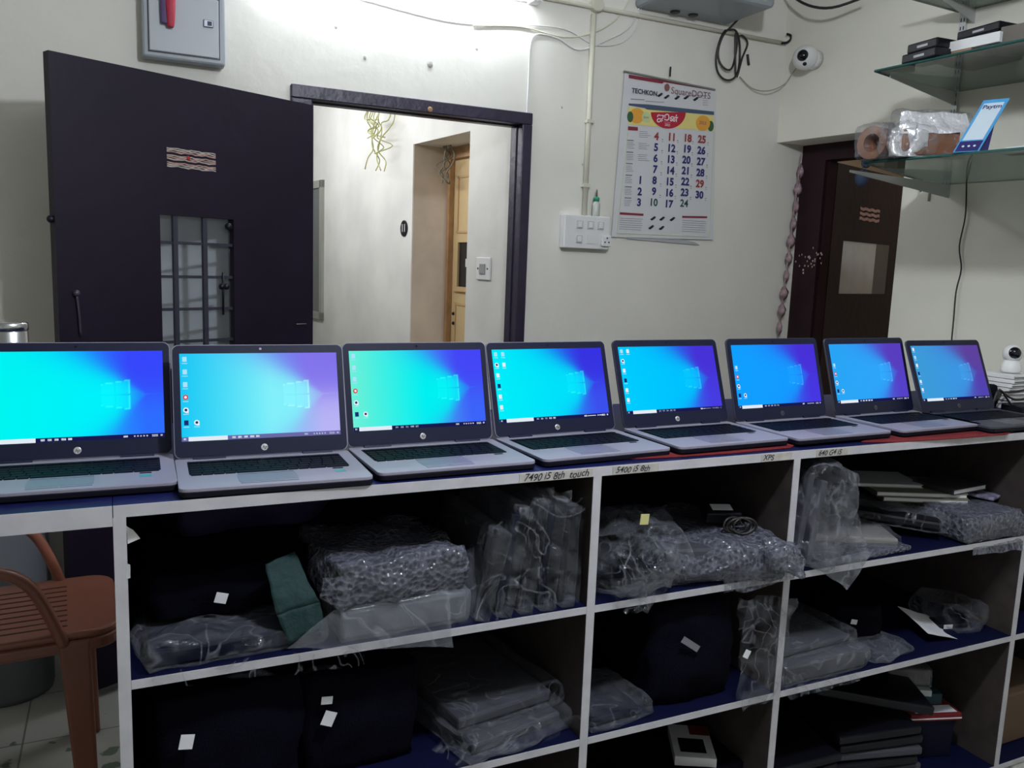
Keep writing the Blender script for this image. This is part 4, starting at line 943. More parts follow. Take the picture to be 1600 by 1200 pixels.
def laptop(i, x, y, yaw, tilt, lbl, z=0.0, dark=False):
    t = empty('laptop', lbl, 'laptop', (x, y, T+z), math.radians(yaw), 'open laptops in a row on the counter')
    if dark not in lap_meshes:
        lap_meshes[dark] = [(nm, b.build(nm, m).data) for nm, b, m in base_meshes(dark)]
        for o in [o for o in C.objects if o.data in [d for _, d in lap_meshes[dark]]]: D.objects.remove(o)
    bo = None
    for nm, me in lap_meshes[dark]:
        o = D.objects.new(nm, me); C.objects.link(o); o.parent = t if bo is None or nm in ('foot', 'hinge') else bo
        if bo is None: bo = o; soften(o, .0012, 2)
    # lid: local frame, x right, y up along the lid, z towards the user
    lid = empty('x', '', ''); D.objects.remove(lid)
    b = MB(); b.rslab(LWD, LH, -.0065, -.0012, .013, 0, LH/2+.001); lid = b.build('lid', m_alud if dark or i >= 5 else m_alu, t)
    lid.location = (0, .004, .0195); lid.rotation_euler = (PI/2-math.radians(tilt), 0, 0)
    b = MB(); b.rslab(LWD-.003, LH-.003, -.0012, .0, .012, 0, LH/2+.001); b.build('bezel', m_bezel, lid)
    b0 = LH-BTOP-SHT; nu, nv = 120, 68; pal = PAL[i]; v = []; f = []; cols = []
    for j in range(nv+1):
        for k in range(nu+1): v.append((-SWD/2+SWD*k/nu, b0+SHT*j/nv, .0004)); c = wall_col(k/nu, j/nv, pal); cols += [*srgb(*[max(0, min(255, q*255)) if False else q for q in [min(255, cc_) for cc_ in c]]), 1.0]
    for j in range(nv):
        for k in range(nu): a_ = j*(nu+1)+k; f.append((a_, a_+1, a_+nu+2, a_+nu+1))
    me = D.meshes.new('display'); me.from_pydata(v, [], f); ca = me.color_attributes.new('picture', 'FLOAT_COLOR', 'POINT'); ca.data.foreach_set('color', cols)
    me.materials.append(m_scr); o = D.objects.new('display', me); C.objects.link(o); o.parent = lid
    X = lambda u: -SWD/2+SWD*u
    Yv = lambda v_: b0+SHT*v_
    b = MB(); z1 = .0007
    def qd(u0, u1, v0, v1, mi=0, z=.0007): b.quad((X(u0), Yv(v0), z), (X(u1), Yv(v0), z), (X(u1), Yv(v1), z), (X(u0), Yv(v1), z), mi)
    se = .17 if i in (4, 5, 8) else .185
    sx = .06 if i in (4, 5, 8) else .04
    qd(0, sx, 0, .048); qd(sx+.235, 1, 0, .048); b.build('taskbar', m_barp if i == 2 else m_bar, lid)
    b = MB(); qd(sx, sx+.235, 0, .048); b.build('search_box', m_ics, lid)
    b = MB(); qd(.012, .026, .014, .036)
    for k in range(5): qd(sx+.262+k*.037, sx+.262+k*.037+(.022 if k != 3 else .026), .013, .036)
    qd(.76, .785, .014, .034)
    if i in (4, 5): qd(.79, .87, .018, .028)
    for k in range(5): qd(.82+k*.018 if i not in (4, 5) else .885+k*.012, (.82+k*.018 if i not in (4, 5) else .885+k*.012)+.009, .016, .032)
    qd(.925, .96, .026, .034); qd(.925, .96, .012, .020); qd(.975, .988, .014, .034)
    b.build('taskbar_icons', m_icw, lid)
    lay = {2: [(0, 0, 'p'), (0, 1, 'p'), (0, 2, 'p'), (0, 3, 'r'), (0, 4, 'k'), (0, 5, 'd'), (1, 5, 'k')], 4: [(0, 0, 'p'), (1, 0, 'p'), (0, 1, 'k'), (1, 1, 'w'), (0, 2, 'w'), (0, 3, 'd'), (0, 4, 'w'), (0, 5, 'w')],
           6: [(0, 2, 'p'), (0, 3, 'r'), (0, 4, 'k'), (0, 5, 'd'), (1, 5, 'k')]}
    lay[3] = lay[2]; lay[7] = lay[6]; lay[5] = [(0, 0, 'p'), (1, 0, 'w'), (0, 1, 'k'), (0, 2, 'w'), (0, 3, 'd'), (0, 4, 'w'), (0, 5, 'w')]; lay[8] = [(0, 0, 'w'), (0, 1, 'p'), (0, 2, 'w'), (0, 3, 'd'), (0, 4, 'w'), (0, 5, 'w')]; lay[1] = []
    if lay[i]:
        b = MB()
        for c_, r_, kd in lay[i]:
            u = .03+c_*.062; v_ = .935-r_*.145
            mi = {'w': 0, 'p': 3, 'r': 1, 'k': 0, 'd': 2}[kd]
            if kd in 'rk':
                n = 14; pts = [(X(u)+.0052*math.cos(2*PI*q/n), Yv(v_)+.0052*math.sin(2*PI*q/n), .0007) for q in range(n)]; b.add(pts, [tuple(range(n))], 1 if kd == 'r' else 0)
                pts = [(X(u)+.0027*math.cos(2*PI*q/n), Yv(v_)+.0027*math.sin(2*PI*q/n), .0009) for q in range(n)]; b.add(pts, [tuple(range(n))], 0 if kd == 'r' else 2)
                if kd == 'k': qd(u-.001, u+.016, v_-.034, v_-.004, 0, .0008)
            else: qd(u-.013, u+.013, v_-.028, v_+.028, mi)
            qd(u-.017, u+.017, v_-.052, v_-.044, 3)
        b.build('desktop_icons', [m_icw, m_icr, m_icd, m_icg], lid)
    lm = m_chrome if i < 6 else m_logod
    b = MB(); b.lathe([(.0068, 0), (.0068, .0006), (.0062, .0009)], 26, mx=Matrix.Translation((0, b0-.0185, 0))); lg = b.build('logo', lm, lid)
    v_, f_ = text_geo('hp', .0092, .35, 'CENTER', .0001); MB().add(v_, f_, 0, Matrix.Translation((0, b0-.0185, .0011))).build('logo_letters', m_ink, lid)
    MB().lathe([(.0026, 0), (.0026, .0004)], 14, mx=Matrix.Translation((0, LH-.008, .0))).build('webcam', mat('webcam_lens', (.35, .3, .45), .15) if i == 2 else m_key, lid)
    if i in (1, 2): MB().box(.108, .128, -.165, -.150, .0190, .0194).build('sticker', mat('teal_sticker', (.05, .32, .30), .4), bo)
    return t
LAP = [(1, -.081, 1.751, -1.1, 16.2, 'silver laptop at the left end of the row, screen cut off by the picture edge', 0),
 (2, .257, 1.689, -1.5, 17.0, 'silver laptop with pale violet screen, second from the left of the row', 0),
 (3, .600, 1.706, .9, 15.7, 'silver laptop with green-tinted screen, third from the left of the row', 0),
 (4, .948, 1.723, 3.4, 18.3, 'silver laptop fourth from the left, behind the handwritten tape reading touch', 0),
 (5, 1.302, 1.725, 2.1, 19.6, 'silver laptop fifth from the left with its front corner on the red cloth', .004),
 (6, 1.653, 1.722, 2.1, 16.7, 'silver laptop sixth from the left with a plain blue screen', .004),
 (7, 2.019, 1.728, 2.5, 17.7, 'laptop seventh from the left, in front of the right-hand door', .004),
 (8, 2.337, 1.692, .7, 22.2, 'grey laptop at the right end of the row with the dimmest screen', .004)]
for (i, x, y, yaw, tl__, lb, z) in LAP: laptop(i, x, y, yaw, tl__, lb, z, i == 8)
def cloth(name, pxs, lbl, seed):
    P = [onZ(a, c, 0) for a, c in pxs]; c0 = sum((Vector((p.x, p.y, 0)) for p in P), Vector())/len(P)
    n = len(P); b = MB(); v = []; 
    for p in P: v.append((p.x-c0.x, p.y-c0.y, 0.0006))
    for p in P: v.append((p.x-c0.x, p.y-c0.y, .0036))
    b.add(v, [tuple(range(n)), tuple(range(n, 2*n))]+[(i, (i+1) % n, n+(i+1) % n, n+i) for i in range(n)])
    o = b.build(name, m_red); o.location = (c0.x, c0.y, T); tag(o, lbl, 'cloth'); soften(o, .001, 2); return o
cloth('red_cloth', [(900, 722), (1050, 716), (1150, 709), (1235, 701), (1247, 694), (1240, 686), (1200, 680), (1100, 685), (1000, 690), (930, 700), (905, 712)], 'red cloth under the front of the fifth laptop, above the tape marked XPS', 1)
cloth('red_cloth', [(1345, 692), (1400, 692), (1500, 686), (1572, 680), (1586, 674), (1575, 668), (1500, 664), (1420, 668), (1370, 680)], 'red cloth under the front of the two rightmost laptops', 2)

# ------------------------------------------------------------------ things behind the laptops
P = onY(17, 520, 1.98); zt_ = onY(17, 503, 1.98).z
t = empty('steel_flask', 'stainless steel flask standing behind the leftmost laptop', 'flask', (P.x-.004, 1.98, T))
hF = zt_-T; MB().lathe([(.001, 0), (.034, 0), (.036, .004), (.0355, hF*.93), (.034, hF*.935)], 30).build('body', m_steel, t, True)
MB().lathe([(.0345, hF*.935), (.0365, hF*.94), (.0365, hF*.99), (.033, hF)], 30).build('lid', m_steel, t, True)
P = onY(1588, 600, 1.80); cs0 = .0142
cx = onY(1582, 600, 1.80).x+.012
zt_ = onY(1580, 583, 1.80).z; ncs = max(3, int(round((zt_-T)/.0145)))
for k in range(ncs):
    t = empty('disc_case', 'white disc case in the stack under the counter camera', 'disc case', (cx+.003*math.sin(k*2), 1.83, T+k*.0145), .1*math.sin(k*1.3), 'white disc cases stacked at the right end of the counter')
    MB().box(-.062, .062, -.06, .06, 0, .0125, bev=.001).build('case', m_white, t); MB().box(-.058, .058, -.0607, -.0600, .003, .006).build('seam', m_alud, t)
dome_cam(Vector((cx+.014, 1.83, T+ncs*.0145)), Vector((-.72, -.9, .25)), .82, 'white camera with black eye standing on the stack of disc cases', False)
b = MB(); random.seed(12)
for q in range(4):
    P = [onY(x, y+q*3, 1.80-.03*q) for x, y in ((1548, 632), (1562, 618-q*6), (1585, 600+q*9), (1625, 590+q*12))]; b.tube(P, .0035, 8)
tag(b.build('cable', m_dkcable, None, True), 'black cables bunched right of the rightmost laptop', 'cable')
P = onZ(1566, 640, 0)
t = empty('adapter_pouch', 'soft black pouch lying behind the right end laptop', 'pouch', (2.62, 1.86, T), .2); puff(b := MB(), .20, .11, .075, .01, 16, 5, 9); b.build('pouch', m_bag, t, True)
t = empty('laptop_charger', 'flat black charger with a silver line at the right edge behind the last laptop', 'charger', (2.70, 1.70, T), -.1); MB().box(-.10, .10, -.04, .04, 0, .03, bev=.004).build('casing', m_black, t); MB().box(-.09, .09, -.0407, -.0400, .012, .016).build('trim_line', m_steel, t)
for (x, y, lb, s_) in ((1.130, 1.86, 'loop of black cable showing between the fourth and fifth laptops', 1), (1.485, 1.86, 'loop of black cable showing between the fifth and sixth laptops', 2)):
    b = MB(); pts = []
    for k in range(34): a = k*.55; pts.append((.028*math.cos(a)+.004*math.sin(k), .012*math.sin(a*.5)-.01, .045+(.036+.006*math.sin(k*1.7))*math.sin(a)))
    b.tube([(p[0], p[1], max(p[2], .006)) for p in pts], .0035, 7); o = b.build('cable', m_dkcable, None, True); o.location = (x, y, T+.001); tag(o, lb, 'cable', 'cable loops between the laptops')

# ------------------------------------------------------------------ goods on the shelves
def zsh(k): return T+SZ[k]
def put(px, py, k): P = onZ(px, py, SZ[k]); return P
def pack(name, lbl, cat, x, y, z, dx, dy, dz, rz=0, inner=None, wrap=None, seed=0, amp=.008, infl=1.08, group=None, tilt=0, rnd=.25, wn='plastic_wrap', inm='content', sc=14, innerscale=(1, 1, 1)):
    t = empty(name, lbl, cat, (x, y, z), rz, group)
    if tilt: t.rotation_euler = (0, tilt, rz)
    if inner: 
        ix, iy, iz = dx*innerscale[0], dy*innerscale[1], dz*innerscale[2]
        MB().box(-ix/2, ix/2, -iy/2, iy/2, .002, iz, bev=min(.006, iz*.3)).build(inm, inner, t)
    if wrap: puff(b := MB(), dx*infl, dy*infl, dz*1.06+.004, amp, sc, seed, 12, rnd=rnd); b.build(wn, wrap, t, True)
    return t
def label_on(t, x, y, z, w_, h_, m=None, rot=0):
    b = MB(); b.box(-w_/2, w_/2, -.0008, 0, -h_/2, h_/2, mx=Matrix.Translation((x, y-.016, z)) @ Matrix.Rotation(rot, 4, 'Y')); return b.build('paper_tag', m or m_paper, t)
def flap(name_parent, pts, m, seed, amp=.006, nu=14, nv=10, nm='loose_film', sc=16):
    o = Vector(name_parent.location); ri = Matrix.Rotation(-name_parent.rotation_euler.z, 4, 'Z')
    pp = [ri @ (Vector(p)-o) for p in pts]; b = MB(); sheet(b, *pp, nu, nv, amp, sc, seed); return b.build(nm, m, name_parent, True)
z1, z2, z3 = zsh(0)+.001, zsh(1)+.001, zsh(2)+.001
YI = YF
# --- bay A, upper shelf
t = pack('wrapped_laptop', 'dark laptop in clear plastic lying at the left front of the top left shelf', 'laptop', .178, 1.62, z1, .30, .24, .035, .03, m_navy, m_film, 1, .012, 1.1)
flap(t, [(.01, 1.475, z1+.004), (.40, 1.475, z1+.004), (.41, 1.468, z1-.045), (.06, 1.466, z1-.02)], m_filmd, 3, .008)
t = pack('laptop_bag', 'black laptop bag with a white tag on the top left shelf', 'bag', .185, 1.74, z1+.045, .33, .30, .085, .04, None, m_bag, 11, .012, 1.0, rnd=.3, wn='bag_body')
label_on(t, -.035, -.158, .045, .022, .02, rot=.3)
t = pack('purple_bag', 'dark purple cloth bag lying on the black laptop bag', 'bag', .24, 1.86, z1+.155, .34, .22, .075, .1, None, m_purple, 5, .02, 1.0, rnd=.5, wn='bag_body')
b = MB(); P0 = Vector((.335, 1.56, z1))
sheet(b, onY(412, 880, 1.54), onY(462, 865, 1.56), onY(500, 940, 1.50), onY(430, 960, 1.50), 12, 10, .010, 14, 3); sheet(b, onY(430, 960, 1.50), onY(500, 940, 1.50), onY(505, 985, 1.485), onY(455, 1010, 1.482), 12, 8, .010, 14, 3)
o = b.build('teal_cloth', m_teal, None, True); md = o.modifiers.new('s', 'SOLIDIFY'); md.thickness = .004; tag(o, 'teal green cloth hanging between the black bag and the bubble-wrapped pack', 'cloth')
t = pack('grey_carton', 'pale carton in milky plastic under the bubble-wrapped pack', 'box', .495, 1.61, z1, .26, .23, .060, .03, mat('grey_card', (.10, .105, .13), .7), m_milky, 7, .005, 1.06, rnd=.1)
flap(t, [onY(520, 955, 1.485), onY(700, 920, 1.485), onY(708, 1012, 1.462), onY(448, 1014, 1.462)], m_milky, 9, .005)
t = pack('bubble_wrapped_pack', 'large bubble-wrapped pack on the top left shelf', 'package', .475, 1.625, z1+.068, .25, .25, .078, .10, m_alud, m_bub, 13, .018, 1.12, rnd=.22, wn='bubble_wrap')
flap(t, [onY(505, 905, 1.475), onY(560, 900, 1.475), onY(535, 958, 1.470), onY(500, 935, 1.480)], m_bub, 4, .006, nm='wrap_fold')
# sleeves standing at the right
for k in range(5):
    x = .655+.050*k; hgt = (.20, .245, .26, .255, .235)[k]
    t = empty('sleeved_laptop', ('laptop in clear sleeve standing leftmost of the five on the top left shelf', 'laptop in clear sleeve, second from the left of the five standing upright', 'laptop in clear sleeve standing in the middle of the five upright ones', 'laptop in clear sleeve, second from the right of the five standing upright', 'laptop in clear sleeve standing against the first white upright')[k], 'laptop', (x, 1.64, z1), .02*k, 'sleeved laptops standing on the top left shelf'); t.rotation_euler = (0, math.radians((14, 10, 7, 5, 2)[k]), 0)
    MB().box(-.010, .010, -.13+.0, .17, .004, hgt-.03, bev=.004).build('laptop_body', m_navy if k % 2 else m_black, t)
    puff(b := MB(), .030, .32, hgt-.01, .004, 9, 20+k, 12, rnd=0)
    sheet(b, (-.016, -.15, hgt*.02), (.012, -.165, .004), (.022, -.160, hgt+.012), (-.010, -.10, hgt-.01), 8, 16, .009, 10, 40+k); sheet(b, (.0, -.155, hgt*.1), (.024, -.17, .01), (.03, -.15, hgt*.9), (.0, -.12, hgt+.01), 6, 14, .010, 9, 60+k)
    b.build('plastic_sleeve', m_film, t, True)
b_ = onY(690, 880, 1.50)
t = empty('plastic_sheet', 'loose clear plastic sheet between the pale carton and the upright laptops', 'plastic sheet', (.66, 1.50, z1))
sheet(b := MB(), tuple(onY(690, 870, 1.52)-t.location), tuple(onY(752, 850, 1.60)-t.location), tuple(onY(785, 968, 1.485)-t.location), tuple(onY(700, 985, 1.482)-t.location), 14, 14, .012, 12, 31); b.build('film', m_film, t, True)
# --- bay A, middle shelf
t = pack('laptop_bag', 'black laptop bag with a buckled tag, left of two on the second shelf', 'bag', .165, 1.70, z2, .27, .34, .22, .05, None, m_bag, 41, .012, 1.0, rnd=.25, wn='bag_body', group='black laptop bags on the second shelf'); 
q = onY(282, 1168, 1.52); label_on(t, q.x-.165, -.176, .16, .024, .028, rot=.2)
t = pack('laptop_bag', 'black laptop bag with two pale tags, right of two on the second shelf', 'bag', .43, 1.72, z2, .24, .34, .20, -.03, None, m_bag, 42, .012, 1.0, rnd=.25, wn='bag_body', group='black laptop bags on the second shelf')
label_on(t, -.075, -.172, .172, .022, .016, rot=.1); label_on(t, -.072, -.176, .135, .024, .03, rot=.4)
c0 = (onY(690, 1080, 1.75)+onY(880, 1060, 1.75))/2
t = pack('sleeved_laptop', 'silver laptop in clear plastic lying lowest on the second shelf left of the upright', 'laptop', .735, 1.68, z2, .27, .36, .04, .22, m_alud, m_film, 51, .010, 1.10, rnd=.12, innerscale=(.9, .9, .7))
flap(t, [onY(660, 1160, 1.48), onY(905, 1120, 1.48), onY(915, 1140, 1.462), onY(720, 1195, 1.465)], m_filmd, 8, .010)
t = pack('sleeved_laptop', 'grey laptop in plastic on top of the silver one on the second shelf', 'laptop', .725, 1.71, z2+.047, .27, .36, .04, .16, m_alud, m_filmd, 52, .006, 1.06, rnd=.12, innerscale=(.92, .92, .7))
# --- bay B, upper shelf
t = pack('plastic_bag', 'crumpled clear plastic bag with yellow sticker at the left of the second bay', 'plastic bag', 1.055, 1.60, z1, .24, .24, .13, .1, None, m_film, 61, .035, 1.1, rnd=.7, wn='film')
MB().box(-.09, .09, -.07, .07, .004, .022, bev=.003, mx=Matrix.Rotation(.15, 4, 'Y')).build('content', m_black, t)
puff(b := MB(), .20, .20, .09, .035, 16, 66, 12, rnd=.5, mx=Matrix.Translation((0, -.01, 0))); b.build('inner_film', m_filmd, t, True)
q = onY(1001, 812, 1.50)-t.location; b = MB().box(-.012, .012, -.001, .001, -.012, .012, mx=Matrix.Translation(q) @ Matrix.Rotation(.1, 4, 'Y')); b.build('sticker', mat('yellow_sticker', (.55, .52, .22), .5), t)
flap(t, [onY(950, 905, 1.475), onY(1060, 890, 1.475), onY(1010, 958, 1.464), onY(975, 958, 1.464)], m_film, 12, .012)
t = pack('bubble_wrapped_pack', 'bubble-wrapped pack with an adapter on it in the second bay', 'package', 1.31, 1.64, z1, .30, .32, .085, -.22, m_alud, m_bub, 71, .026, 1.1, rnd=.35, wn='bubble_wrap')
flap(t, [onY(1130, 900, 1.475), onY(1250, 850, 1.465), onY(1240, 905, 1.458), onY(1130, 932, 1.464)], m_bub, 14, .010)
puff(b := MB(), .09, .10, .07, .02, 22, 75, 9, rnd=.7, mx=Matrix.Translation((.145, -.16, .02))); b.build('wrap_fold', m_bub, t, True)
ad_ = onY(1122, 812, 1.60)
t = empty('power_adapter', 'black power adapter with white label and coiled cord on bubble wrap', 'adapter', (ad_.x+.005, 1.60, z1+.118), -.35)
MB().box(-.045, .045, -.028, .03, 0, .028, bev=.004, mx=Matrix.Rotation(.25, 4, 'X')).build('casing', m_black, t); MB().box(-.026, .026, -.012, .016, .0282, .0288, mx=Matrix.Rotation(.25, 4, 'X')).build('rating_label', m_paper, t)
b = MB(); pts = [(.01+.035*math.sin(k*.1)+.03*math.cos(k*1.1), -.052+.006*math.sin(k*1.7), -.004+.020*math.sin(k*1.1)) for k in range(30)]; b.tube(pts, .0028, 7); b.build('coiled_cord', m_dkcable, t, True)
# --- bay B, middle shelf
t = pack('backpack', 'black backpack with a grey strap in the second bay', 'backpack', 1.235, 1.68, z2, .24, .34, .24, -.05, None, m_bag, 81, .014, 1.0, rnd=.3, wn='bag_body')
q = onY(1076, 1000, 1.51)-t.location; b = MB(); b.box(-.028, .028, -.001, .001, -.008, .008, mx=Matrix.Translation(q+Vector((0, -.022, 0))) @ Matrix.Rotation(.6, 4, 'Y')); b.build('strap_label', mat('grey_ribbon', (.16, .16, .18), .7), t)
t = pack('carry_bag', 'flat black bag behind the backpack in the second bay', 'bag', 1.02, 1.92, z2, .18, .2, .23, 0, None, m_bag, 84, .012, 1.0, rnd=.3, wn='bag_body')
t = empty('plastic_bag', 'clear plastic bag hanging over the second white upright beside the backpack', 'plastic bag', (1.42, 1.468, z2+.05))
sheet(b := MB(), tuple(onY(1150, 930, 1.50)-t.location), tuple(onY(1246, 935, 1.455)-t.location), tuple(onY(1222, 1098, 1.452)-t.location), tuple(onY(1160, 1112, 1.452)-t.location), 16, 22, .016, 14, 91); b.build('film', m_film, t, True)
sheet(b := MB(), tuple(onY(1165, 945, 1.47)-t.location), tuple(onY(1238, 945, 1.447)-t.location), tuple(onY(1200, 1090, 1.447)-t.location), tuple(onY(1150, 1095, 1.447)-t.location), 14, 20, .014, 18, 95); b.build('film_fold', m_filmd, t, True)
q = onY(1167, 1022, 1.44)-t.location; MB().box(-.008, .008, -.001, .001, -.01, .01, mx=Matrix.Translation(q) @ Matrix.Rotation(.5, 4, 'Y')).build('paper_tag', m_paper, t)
t = pack('plastic_packet', 'flat clear plastic packet at the left of the middle shelf in the second bay', 'packet', 1.01, 1.58, z2, .17, .18, .035, .05, m_navy, m_film, 101, .012, 1.1, rnd=.2, innerscale=(.85, .85, .6))
# --- bay B, bottom
P = onZ(1090, 1187, -1.04); 
t = empty('white_box', 'small white box with red corner and a dark picture on the bottom shelf', 'box', (1.50-.10, 1.70, z3), -.35)
c_ = onY(1090, 1160, 1.62)
t.location = (c_.x+.012, 1.66, c_.z-.055)
t.rotation_euler = (0, 0, -.5)
MB().box(-.054, .054, -.078, .078, 0, .034, bev=.001).build('carton', m_paper, t)
MB().box(-.036, .032, -.055, .010, .0342, .0348).build('picture', m_navy, t); MB().box(-.0, .053, .030, .077, .0342, .0348).build('red_corner', m_red, t)
t2b = pack('laptop_bag', 'low black bag under the small white box on the bottom shelf', 'bag', t.location.x+.02, 1.76, z3, .36, .40, t.location.z-z3-.004, 0, None, m_bag, 85, .002, 1.0, rnd=.05, wn='bag_body')
# --- bay C, upper shelf
t = empty('plastic_bag', 'tall clear plastic bag standing at the left of the third bay', 'plastic bag', (1.56, 1.60, z1))
MB().box(-.05, -.03, -.10, .18, .003, .24, bev=.004, mx=Matrix.Rotation(.12, 4, 'Y')).build('laptop_body', m_alud, t); MB().box(-.01, .010, -.10, .18, .003, .22, bev=.004, mx=Matrix.Rotation(.16, 4, 'Y')).build('laptop_body', m_alud, t)
puff(b := MB(), .15, .30, .27, .022, 13, 111, 14, rnd=.4, mx=Matrix.Rotation(.16, 4, 'Y')); b.build('film', m_film, t, True)
sheet(b := MB(), tuple(onY(1262, 735, 1.52)-t.location), tuple(onY(1318, 760, 1.56)-t.location), tuple(onY(1362, 865, 1.475)-t.location), tuple(onY(1262, 885, 1.475)-t.location), 16, 18, .016, 13, 112); b.build('film_fold', m_film, t, True)
flap(t, [onY(1262, 880, 1.475), onY(1365, 860, 1.475), onY(1325, 922, 1.462), onY(1318, 915, 1.462)], m_milky, 15, .004)
t = pack('cardboard_sheet', 'flat grey cardboard pack lying in the third bay under the black laptop', 'box', 1.86, 1.72, z1, .26, .34, .03, -.5, mat('grey_board', (.20, .19, .18), .8), m_filmd, 113, .008, 1.05, rnd=.1)
t = pack('bubble_sheet', 'flattened bubble wrap at the front edge of the third bay', 'bubble wrap', 1.76, 1.545, z1, .32, .125, .010, .05, None, m_bub, 114, .004, 1.0, rnd=.1, wn='film')
t = empty('wrapped_laptop', 'black laptop in shiny plastic lying aslant in the third bay', 'laptop', (2.02, 1.70, z1+.036), -.75); t.rotation_euler = (0, .05, -.75)
MB().box(-.20, .16, -.11, .11, .002, .030, bev=.008).build('laptop_body', m_black, t); puff(b := MB(), .40, .25, .045, .012, 16, 115, 14, rnd=.15, mx=Matrix.Translation((-.02, 0, -.001))); b.build('plastic_wrap', m_filmd, t, True)
t = pack('bubble_wrapped_pack', 'bubble-wrapped pack at the right of the third bay under the books', 'package', 2.235, 1.63, z1, .24, .30, .075, .0, m_alud, m_bub, 121, .012, 1.1, rnd=.25, wn='bubble_wrap')
flap(t, [onY(1520, 855, 1.475), onY(1600, 840, 1.475), onY(1598, 860, 1.462), onY(1520, 868, 1.464)], m_bub, 17, .006)
def book(lbl, x, y, z, w_, h_, th_, rz, mc, mp_=None):
    t = empty('book', lbl, 'book', (x, y, z), rz, 'books stacked in the third bay')
    b = MB(); b.box(-w_/2, w_/2, -h_/2, h_/2, 0, .002); b.box(-w_/2, w_/2, -h_/2, h_/2, th_-.002, th_); b.box(-w_/2, -w_/2+.002, -h_/2, h_/2, .002, th_-.002); b.build('cover', mc, t)
    MB().box(-w_/2+.003, w_/2-.003, -h_/2+.003, h_/2-.003, .002, th_-.002).build('pages', mp_ or m_paper, t)
zb = z1+.083
m_olive = mat('olive_cover', (.17, .17, .12), .7); m_gcov = mat('grey_cover', (.50, .52, .55), .7)
book('olive-covered book lying lowest in the pile of books in the third bay', 2.16, 1.70, zb, .25, .20, .014, -.45, m_olive)
book('wide dark book, second from the bottom of the pile in the third bay', 2.15, 1.71, zb+.0145, .27, .20, .014, -.42, m_olive)
book('thick white-paged book, second from the top of the pile in the third bay', 2.25, 1.64, zb+.029, .17, .13, .016, .1, mat('dark_cover', (.03, .03, .035), .6))
book('thin grey notebook on top of the pile of books in the third bay', 2.09, 1.77, zb+.029, .21, .16, .010, -.42, m_gcov)
t = pack('paper_bundle', 'printed leaflets in plastic lying beside the books in the third bay', 'papers', 2.335, 1.60, z1+.087, .07, .10, .012, .3, mat('leaflet_print', (.24, .22, .32), .6, var=.6, vscale=70), None, 122)
# --- bay C, middle shelf
t = pack('wrapped_laptop', 'grey laptop in plastic lying at the left of the third bay, middle shelf', 'laptop', 1.645, 1.61, z2, .29, .24, .05, .02, m_alud, m_film, 131, .008, 1.08, rnd=.15)
flap(t, [onY(1220, 1075, 1.475), onY(1360, 1045, 1.475), onY(1345, 1062, 1.462), onY(1235, 1092, 1.462)], m_filmd, 18, .006)
t = pack('wrapped_laptop', 'second laptop in plastic lying on another on the middle shelf of the third bay', 'laptop', 1.64, 1.64, z2+.056, .27, .24, .03, .05, m_alud, m_filmd, 132, .006, 1.06, rnd=.15, innerscale=(.95, .95, .7))
t = pack('laptop_bag', 'black bag with a small yellow sticker in the third bay', 'bag', 1.60, 1.92, z2, .24, .24, .22, .0, None, m_bag, 133, .010, 1.0, rnd=.25, wn='bag_body'); q = onY(1260, 935, 1.79)-t.location; label_on(t, q.x, -.128, q.z, .022, .022, mat('olive_sticker', (.28, .27, .05), .6), .1)
t = pack('black_pouch', 'black pouch with a pale tag in the middle of the third bay', 'pouch', 1.90, 1.68, z2, .17, .16, .10, -.2, None, m_bag, 134, .014, 1.0, rnd=.5, wn='pouch_body'); label_on(t, -.03, -.078, .075, .02, .014, rot=.2)
t = pack('clear_packet', 'clear plastic packet at the front of the middle shelf in the third bay', 'packet', 1.90, 1.55, z2, .20, .12, .018, .08, None, m_film, 135, .012, 1.0, rnd=.3, wn='film')
t = empty('paper_sheet', 'bent white paper sheet under the black adapter in the third bay', 'paper', (2.10, 1.60, z2+.03))
Lq = lambda x, y, Y: tuple(onY(x, y, Y)-t.location)
sheet(b := MB(), Lq(1402, 948, 1.66), Lq(1448, 960, 1.66), Lq(1518, 1002, 1.52), Lq(1450, 990, 1.52), 14, 10, .003, 8, 141, sag=(0, 0, -.01)); b.build('sheet', m_paper, t, True)
t = empty('power_adapter', 'black adapter lying on the bent white paper in the third bay', 'adapter', tuple(onY(1485, 985, 1.60)), -.25); MB().box(-.06, .05, -.03, .03, 0, .035, bev=.006).build('casing', m_black, t); MB().box(-.05, -.02, -.0305, -.0300, .02, .034).build('rating_label', m_paper, t)
t = pack('clear_packet', 'clear plastic bag at the right end of the middle shelf in the third bay', 'packet', 2.29, 1.62, z2, .14, .17, .06, 0, None, m_filmd, 142, .016, 1.0, rnd=.4, wn='film')
